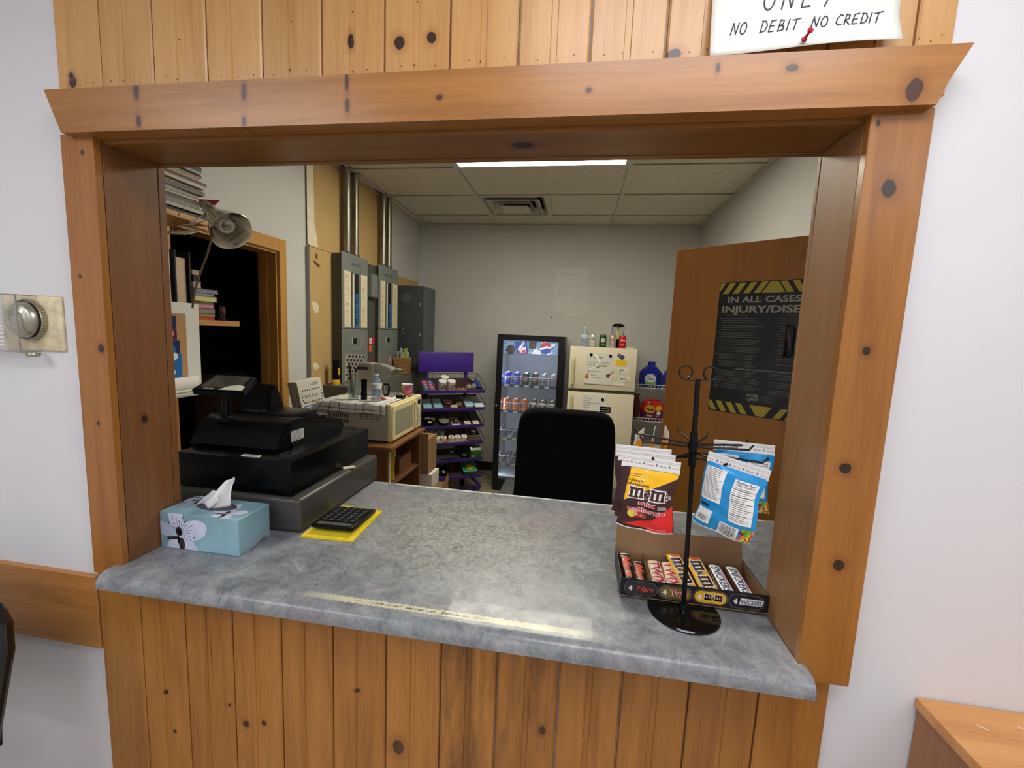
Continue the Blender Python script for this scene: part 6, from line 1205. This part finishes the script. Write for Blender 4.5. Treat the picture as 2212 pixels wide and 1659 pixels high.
p = P(); p.ell(-.03, .12, .048, .042, M('tide_yellow', (240, 196, 40), .4), 0).ell(-.03, .12, .038, .033, M('tide_orange', (236, 120, 30), .4), 1).ell(-.03, .12, .03, .026, M('tide_yellow'), 2).text('Tide', -.03, .106, .026, M('tide_navy', (24, 34, 110), .4), 3, .04, .2, w=.075).text('97', -.02, .17, .018, M('tide_dark', (70, 16, 20), .4), 1, .04).poly([(.025, .15), (.07, .165), (.09, .12), (.03, .11)], M('tide_yellow'), 1).text('PODS', -.035, .05, .015, bagwhite, 2, .03).text('3 IN 1', .045, .05, .012, bagwhite, 2).text('ORIGINAL', -.0, .02, .009, bagwhite, 2).ell(.055, .085, .02, .02, bagwhite, 2)
p.build('label_print', t, lambda a, b, h: Vector((a, -math.sqrt(max(0, .114 ** 2 - a * a)) * .6 - h - .004, b)), cuts=([-.1 + .012 * k for k in range(17)], []))
t = thing('soap_refill', 'dark red refill pouch on the lower wire shelf beside the fridge', 'pouch', (.61, 3.47, .7785)); G().sph((0, 0, .12), (.04, .035, .12), 14, 10).build('pouch', M('pouch_red', (88, 22, 26), .35), t); G().box(-.03, .03, -.004, .004, .2402, .255).build('seal', M('pouch_red'), t)
t = thing('plastic_bin', 'white plastic bin on the floor beneath the wire shelves', 'bin', (.80, 3.5, .001)); G().box(-.2, .2, -.16, .16, 0, .5, .01, seg=2).build('bin', M('bin_white', (200, 198, 190), .5), t); G().box(-.21, .21, -.17, .17, .5002, .53, .008, seg=2).build('lid', M('bin_lid', (206, 204, 196), .5), t)
# ---------------------------------------------------------------- office chair behind the counter
fab = M('fabric_black', (6, 6, 8), .95, var=.2, scale=90, bump=.3, bscale=400, spec=.2)
t = thing('office_chair', 'black fabric office chair tucked behind the counter', 'chair', (-.033, 1.36, .001))
def chb(u, v):
    w_ = .238 * (1 - .05 * (1 - v)) ; a = (u - .5) * 2
    return None
g = G(); n = 40; outl = []
for k in range(n):
    a = 2 * math.pi * k / n; c, s_ = math.cos(a), math.sin(a); e = .30
    outl.append((.238 * (abs(c) ** e) * (1 if c >= 0 else -1) * (1 - .0 * s_), .29 * (abs(s_) ** e) * (1 if s_ >= 0 else -1)))
rings = []
for (sc, yy) in ((.93, -.035), (.985, -.025), (1., -.005), (1., .02), (.985, .035), (.93, .045)):
    rings.append([g.bm.verts.new(Vector((x * sc, -.20 + yy - .03 * (1 - (x / .24) ** 2) * 0 + .04 * (z * sc / .29), .93 + z * sc))) for x, z in outl])
g.skin(rings); g.build('backrest', fab, t, sharp=80)
g = G(); g.box(-.25, .25, -.16, .30, .46, .54, .035, seg=3); g.build('seat', fab, t)
G().tube([(0, -.17, .62), (0, -.2, .5), (0, -.12, .43), (0, .05, .42)], .025, 10).build('back_bracket', blk, t); G().cyl((0, .06, .1), (0, .06, .458), .028, seg=14).build('gas_lift', blk, t)
for k in range(5):
    a = 2 * math.pi * k / 5 + .3; G().tube([(0, .06, .11), (.16 * math.cos(a), .06 + .16 * math.sin(a), .1), (.3 * math.cos(a), .06 + .3 * math.sin(a), .07)], .018, 8).build('base_leg', blk, t); G().sph((.3 * math.cos(a), .06 + .3 * math.sin(a), .03), (.026, .026, .03), 10, 8).build('caster', slot, t)
for sg in (-1, 1): G().box(sg * .30 - .04, sg * .30 + .04, -.11, .16, .70, .735, .012, seg=2).build('armrest', M('arm_grey', (58, 58, 62), .6), t); G().tube([(sg * .30, .02, .70), (sg * .30, .02, .5), (sg * .2, .03, .455)], .016, 8).build('arm_post', blk, t)
# ---------------------------------------------------------------- open door with poster
dA = Vector((.463, 1.426, 0)); dV = Vector((.8, -.6, 0)); DW = .845
Xd2 = Matrix.Translation(dA) @ Matrix.Rotation(math.atan2(-.6, .8), 4, 'Z')
door_w = wood('door_veneer', (172, 112, 42), (152, 94, 30), 'z', 8, .42, [], objvar=0, coat=.1)
dr = st(bpy.data.objects.new('door_1', None), 'brown slab door standing open on the right'); C.objects.link(dr); dr.matrix_world = Xd2; dr.location = dA; dr.rotation_euler = (0, 0, math.atan2(-.6, .8))
G().box(0, DW, 0, .04, .012, 2.03, .001).build('leaf', door_w, dr); G().box(-.0008, -.0002, .001, .039, .012, 2.03).build('edge_band', M('edge_lip', (176, 120, 70), .5), dr)
for z in (.25, 1.0, 1.8): G().cyl((DW + .004, .02, z), (DW + .004, .02, z + .09), .007, seg=10).build('hinge', chrome, dr)
t = thing('door_pull', 'black door handle on the open brown door over the poster', 'door handle', (0, 0, 0)); t.matrix_world = Xd2; t.location = Xd2 @ Vector((.535, 0, 1.595)); t.rotation_euler = (0, 0, math.atan2(-.6, .8))
G().box(-.022, .022, -.006, -.0013, -.075, .075, .002, seg=2).build('plate', M('handle_gloss', (14, 14, 15), .1, coat=.5), t); g = G(); g.tube([(.0, -.006, .058), (.003, -.035, .052), (.004, -.042, .0), (.003, -.035, -.052), (.0, -.006, -.058)], [.011, .013, .014, .013, .011], 10); g.build('grip', M('handle_gloss'), t)
t = thing('safety_poster', 'black workplace injury poster with yellow hazard stripes on the open door', 'poster', (0, 0, 0)); t.location = Xd2 @ Vector((.449, 0, 1.555)); t.rotation_euler = (0, 0, math.atan2(-.6, .8))
pw_, ph_ = .224, .301; pbk = M('poster_black', (24, 26, 28), .3, var=.1); pyl = M('poster_yellow', (186, 166, 60), .45, var=.08); pgr = M('poster_grey', (168, 164, 150), .5); ptx = M('poster_text', (104, 102, 96), .5)
G().box(-pw_, pw_, -.0012, -.0004, -ph_, ph_).build('sheet', pbk, t)
p = P()
def stripes(z0, z1, sg):
    p.it_ = None; q = P(); s_ = .045; h_ = z1 - z0
    for k in range(-1, 6):
        x = -pw_ + k * s_ * 1.0
        a = x; q.poly([(a - .0, z0), (a + .026, z0), (a + .026 + sg * h_ * .7, z1), (a + sg * h_ * .7, z1)], pyl, 0); q.poly([(-a, z0), (-a - .026, z0), (-a - .026 - sg * h_ * .7, z1), (-a - sg * h_ * .7, z1)], pyl, 0)
    clip(q, -pw_ + .002, pw_ - .002, z0, z1); q.it = [i for i in q.it if True]
    left = P(); left.it = [(vs, fs, m_, l) for vs, fs, m_, l in q.it]; 
    p.it += left.it
def stripe_set(z0, z1, sg):
    h_ = z1 - z0; d = h_ * .62 * sg; q = P()
    for k in range(6):
        a = -pw_ - .03 + k * .044
        if a + .024 > -.03: break
        for m in (1, -1): q.poly([(m * a, z0), (m * (a + .026), z0), (m * (a + .026 + d), z1), (m * (a + d), z1)], pyl, 0)
    w0, w1 = (.045, .045 - abs(d)) if sg > 0 else (.045 - abs(d), .045)
    q.poly([(-w0, z0), (w0, z0), (w1, z1), (-w1, z1)], pyl, 0); clip(q, -pw_ + .002, pw_ - .002, z0, z1); p.it += q.it
stripe_set(ph_ - .052, ph_ - .004, 1); stripe_set(-ph_ + .004, -ph_ + .05, -1)
p.text('IN ALL CASES OF', 0, ph_ - .092, .027, pgr, 1, .025, w=.365); p.text('INJURY/DISEASE', 0, ph_ - .137, .031, pgr, 1, .03, w=.41)
p.text('THE EMPLOYER MUST', -.14, ph_ - .153, .006, ptx, 1, .03, w=.1); p.text('THE WORKER MUST', .11, ph_ - .153, .006, ptx, 1, .03, w=.095)
for k in range(7): lines(p, -.2, -.02, ph_ - .163 - k * .033, 3, .0092, .0032, ptx, 1, .25, k); lines(p, .04, .2, ph_ - .163 - k * .033, 3 if k < 6 else 1, .0092, .0032, ptx, 1, .3, k + 20)
for k in range(7): p.ell(-.208, ph_ - .165 - k * .033, .002, .002, pgr, 1, 8); p.ell(.032, ph_ - .165 - k * .033, .002, .002, pgr, 1, 8)
p.text("THE EMPLOYER'S REPORT OF INJURY/DISEASE FORM 7", .0, -ph_ + .205, .006, pgr, 1, .02, w=.25)
for k in range(3): lines(p, -.21, -.01, -ph_ + .196 - k * .03, 3, .009, .0032, ptx, 1, .25, 40 + k); lines(p, .02, .2, -ph_ + .196 - k * .035, 3, .009, .0032, ptx, 1, .25, 60 + k)
p.text('WSIB', -.04, -ph_ + .086, .014, pgr, 1, .02, w=.048); p.text('CSPAAT', -.035, -ph_ + .068, .014, pgr, 1, .02, w=.05); lines(p, -.005, .07, -ph_ + .096, 4, .0085, .0022, ptx, 1, .2)
p.build('print', t, lambda a, b, h: Vector((a, -.0012 - h, b)))
# ================================================================ things on the public side of the wall
# thermostat in a clear locking guard
t = thing('thermostat', 'round metal thermostat on a beige plate in a clear guard', 'thermostat', (-1.37, .0318, 1.553))
pl = M('plate_beige', (226, 214, 178), .6, var=.14, scale=40, bump=.3, bscale=120); mt = M('metal_satin', (176, 174, 160), .32, .8, var=.08)
G().box(-.10, .083, -.006, -.0005, -.068, .070, .005, seg=2).build('wall_plate', pl, t)
Xt = TR(-.012, -.0062, .008, 0, math.pi / 2) @ Matrix.Diagonal((1, 1, .66, 1))
G().lathe([(.0, 0), (.05, 0), (.051, .008), (.049, .016), (.047, .02)], 36, Xt).build('base_ring', M('ring_metal', (176, 170, 146), .4, .5), t)
g = G()
for k in range(40):
    a = 2 * math.pi * k / 40; x, z = -.012 + .0512 * math.cos(a), .008 + .0512 * math.sin(a); g.box(-.0015, .0015, -.010, -.002, -.0025, .0025, X=TR(x, -.0062, z, 0, 0, -a))
o = g.build('dial_teeth', M('ring_metal'), t); o['kind'] = 'stuff'
G().lathe([(.0485, .018), (.0485, .022), (.045, .023)], 36, Xt).build('scale_gap', slot, t)
G().lathe([(.045, .0215), (.043, .036), (.036, .045), (.028, .048), (.027, .05), (.024, .051), (.022, .047), (.012, .048), (.010, .052), (.0, .052)], 36, Xt).build('dome', mt, t, sharp=50)
gd = thin('guard_clear', (248, 248, 246), .10, .04); ge = M('guard_edge', (150, 142, 132), .2, var=.1)
gx, gy = .010, -.0475
G().poly([(-.2, gy, -.07), (gx, gy, -.07), (gx, gy, .068), (-.2, gy, .068)]).build('guard_front', gd, t); G().poly([(gx, gy, -.07), (gx, -.0062, -.07), (gx, -.0062, .068), (gx, gy, .068)]).build('guard_side', gd, t); G().poly([(-.2, gy, .068), (gx, gy, .068), (gx, -.0062, .068), (-.2, -.0062, .068)]).build('guard_side', gd, t); G().poly([(-.2, gy, -.07), (gx, gy, -.07), (gx, -.0062, -.07), (-.2, -.0062, -.07)]).build('guard_side', gd, t)
G().box(-.2, gx + .001, gy - .001, gy + .001, .0672, .0698).build('guard_edge', ge, t); G().box(gx - .0012, gx + .0012, gy - .0012, gy + .0012, -.0715, .0672).build('guard_edge', ge, t); G().box(-.2, gx + .001, gy - .001, gy + .001, -.0728, -.0702).build('guard_edge', ge, t)
for z in (-.0715, .0685): G().box(gx - .001, gx + .001, gy + .0015, -.0062, z - .001, z + .001).build('guard_edge', ge, t)
for k in range(13): G().box(-.2, -.035, gy - .0016, gy - .0006, -.058 + k * .0095, -.0535 + k * .0095).build('guard_rib', M('rib_white', (226, 224, 224), .3), t)
G().lathe([(.0, .0), (.013, .0), (.014, .004), (.012, .009), (.0, .010)], 18, TR(.018, -.028, -.0735, 0, math.pi)).build('lock', mt, t)
# handwritten sign above the opening
t = thing('paper_sign', 'handwritten white paper sign pinned above the serving window', 'sign', (.35, .0172, 2.088))
def sgm(a, b, h):
    curl = -.021 - .010 * max(0., 1 - b / .05) * (1 + .4 * math.sin(9 * a)) ; tap = min(1., b / .22)
    return Vector((a, curl * (1 - tap) - .0008 * tap - h, b + .004 * math.sin(14 * a + .6) * max(0, 1 - b / .05) + .004 * a))
g = G(); g.grid(lambda u, v: sgm(-.15 + .3 * u, .36 * v, 0), 20, 30); o = g.build('sheet', M('paper_sign', (236, 236, 228), .6, var=.015), t)
md = o.modifiers.new('s', 'SOLIDIFY'); md.thickness = .0004; md.offset = -1
STK = {'N': [[(0, 0), (.1, 1), (.6, .05), (.72, 1)]], 'O': [[(.35 + .34 * math.cos(a), .5 + .5 * math.sin(a)) for a in [math.pi / 2 + 2 * math.pi * k / 14 for k in range(15)]]], 'D': [[(.05, 0), (.12, 1)], [(0, .98), (.45, .95), (.68, .6), (.55, .15), (.0, .0)]], 'E': [[(.6, 1), (.1, .95), (.0, .02), (.55, .05)], [(.05, .52), (.5, .55)]], 'B': [[(.05, 0), (.12, 1)], [(.1, 1), (.5, .92), (.45, .6), (.1, .52), (.55, .45), (.6, .12), (.03, 0)]], 'I': [[(.12, 1), (.05, 0)]], 'T': [[(.38, .96), (.28, 0)], [(-.05, .9), (.8, 1.02)]], 'C': [[(.66, .9), (.4, 1), (.08, .7), (.05, .25), (.3, .0), (.62, .08)]], 'R': [[(.05, 0), (.12, 1)], [(.1, 1), (.5, .9), (.45, .6), (.1, .5), (.6, 0)]], 'L': [[(.1, 1), (.03, .02), (.55, .06)]], 'Y': [[(.0, 1), (.3, .5)], [(.65, 1), (.25, 0)]]}
p = P(); ik = M('marker_dark', (44, 46, 66), .5)
def hand(s, x, y, h, w, adv, slant=.22, rot=0.):
    c, q = math.cos(rot), math.sin(rot); cx_ = 0.
    for ch in s:
        if ch == ' ': cx_ += adv * .9; continue
        for stk in STK[ch]: p.line([(x + (cx_ + (a * .7 + b * slant) * h) * c - b * h * q, y + (cx_ + (a * .7 + b * slant) * h) * q + b * h * c) for a, b in stk], w, ik, 0)
        cx_ += adv * (.55 if ch == 'I' else 1.)
hand('NO', -.117, .034, .020, .0021, .0145); hand('DEBIT', -.069, .034, .021, .0021, .0142); hand('NO', .013, .036, .020, .0021, .0145); hand('CREDIT', .051, .037, .020, .0021, .0128); hand('ONLY', -.066, .073, .036, .0026, .031, .12)
p.build('handwriting', t, sgm, cuts=([-.15 + .015 * k for k in range(21)], [.012 * k for k in range(31)]), lift=.0006)
t = thing('push_pin', 'red push pin in the bottom of the paper sign', 'push pin', (.349, -.016, 2.098), rot=(math.radians(68), math.radians(25), 0))
G().lathe([(.0, .0), (.0048, .0), (.0048, .002), (.0026, .004), (.0022, .012), (.0046, .015), (.0046, .0175), (.0, .018)], 16).build('head', M('pin_red', (190, 28, 56), .3), t); G().cyl((0, 0, -.03), (0, 0, 0), .0006, seg=6).build('needle', chrome, t)
# beech desk against the wall at lower right
dsk = wood('desk_beech', (224, 162, 96), (196, 130, 66), 'x', 22, .35, [], objvar=0); dsk_s = wood('desk_side', (170, 116, 74), (140, 92, 56), 'z', 10, .45, [], objvar=0)
t = thing('desk', 'beech-topped desk against the wall at the lower right', 'desk', (1.25, -.27, 0.0))
G().box(-.533, .53, -.33, .2985, .864, .886, .001).build('top', dsk, t); G().box(-.528, -.508, -.32, .297, .001, .8638).build('side_panel', dsk_s, t); G().box(.508, .528, -.32, .297, .001, .8638).build('side_panel', dsk_s, t); G().box(-.5078, .5078, .27, .288, .3, .8638).build('back_panel', dsk_s, t)
p = P(); ch_ = M('chip_cream', (236, 224, 196), .7)
for (x, y, l, w_, a) in [(-.46, .245, .018, .004, -.7), (-.41, .205, .022, .006, -.6), (-.385, .258, .012, .004, -.8), (-.375, .252, .01, .004, -.6), (-.35, .19, .008, .003, 0.)]: p.ell(x, y, l / 2, w_ / 2, ch_, 0, 8, rot=a)
p.build('paint_chips', t, lambda a, b, h: Vector((a, b, .886 + h)))['kind'] = 'stuff'
# black tube-frame chair at the left edge
t = thing('side_chair', 'black tube-framed chair at the lower left edge against the wall', 'chair', (-1.52, -.30, .001))
tb = M('tube_gloss', (12, 12, 13), .15, coat=.4)
for sg in (-1, 1): G().tube([(sg * .235, -.02, .0), (sg * .245, .03, .30), (sg * .252, .10, .55), (sg * .256, .15, .80), (sg * .250, .155, .86), (sg * .22, .16, .893), (sg * .16, .16, .9)], .013, 10).build('rear_leg', tb, t); G().tube([(sg * .235, -.40, .0), (sg * .235, -.36, .43), (sg * .235, .07, .445)], .012, 10).build('front_leg', tb, t)
G().tube([(-.17, .16, .9), (.17, .16, .9)], .013, 10).build('top_rail', tb, t)
g = G(); g.grid(lambda u, v: (-.228 + .456 * u, .125 + .02 * v + .02 * math.sin(math.pi * u), .56 + .31 * v), 12, 6); o = g.build('backrest', M('vinyl_black2', (20, 20, 22), .5), t); md = o.modifiers.new('s', 'SOLIDIFY'); md.thickness = .03; md.offset = 0
g = G(); g.box(-.225, .225, -.40, .05, .457, .5, .018, seg=2); g.build('seat', M('vinyl_black2'), t)

# ---------------------------------------------------------------- pieces that belong to a part, not directly to the thing
def base(n): return n.split('.')[0]
def kids(root, nm): return [c for c in root.children if base(c.name) == nm]
def under(root, child, part, pick=None):
    ps = sorted(kids(root, part), key=lambda o: o.name); cs = sorted(kids(root, child), key=lambda o: o.name)
    if not ps: return
    for i, c in enumerate(cs): c.parent = ps[(pick(i) if pick else 0) % len(ps)]
for o in [q for q in bpy.data.objects if q.parent is None and q.type == 'EMPTY']:
    b = base(o.name)
    if b == 'refrigerator': hs = sorted(kids(o, 'handle'), key=lambda q: q.name); hs[0].parent = kids(o, 'freezer_door')[0]; hs[1].parent = kids(o, 'fridge_door')[0]
    elif b == 'drinks_cooler': under(o, 'price_tag', 'shelf_front', lambda i: i // 5); under(o, 'sign_print', 'sign_box'); under(o, 'lock', 'handle')
    elif b == 'microwave': under(o, 'window', 'door'); under(o, 'handle', 'door'); under(o, 'lettering', 'door'); under(o, 'buttons', 'control_panel'); under(o, 'vent_slots', 'body')
    elif b == 'electrical_panel': under(o, 'breaker', 'breaker_strip')
    elif b == 'cash_register': under(o, 'screen', 'display'); under(o, 'label', 'side_panel')
    elif b == 'tissue_box': under(o, 'print', 'carton')
    elif b == 'candy_tray': under(o, 'print', 'front_panel')
    elif b == 'candy_bag': under(o, 'print', 'pouch'); under(o, 'header_print', 'header_strip')
    elif b == 'chocolate_bar': under(o, 'print', 'wrapper')
    elif b == 'soda_can': under(o, 'print', 'body')
    elif b == 'water_bottle': under(o, 'lettering', 'label_band')
    elif b == 'detergent_jug': under(o, 'label_print', 'bottle'); under(o, 'grip_recess', 'bottle')
    elif b == 'safety_poster': under(o, 'print', 'sheet')
    elif b == 'paper_sign': under(o, 'handwriting', 'sheet')
    elif b == 'disconnect_switch': under(o, 'screws', 'case'); under(o, 'knockout', 'case')
    elif b == 'office_chair': under(o, 'caster', 'base_leg', lambda i: i)
    elif b == 'thermostat': under(o, 'guard_rib', 'guard_front'); under(o, 'dial_teeth', 'base_ring')
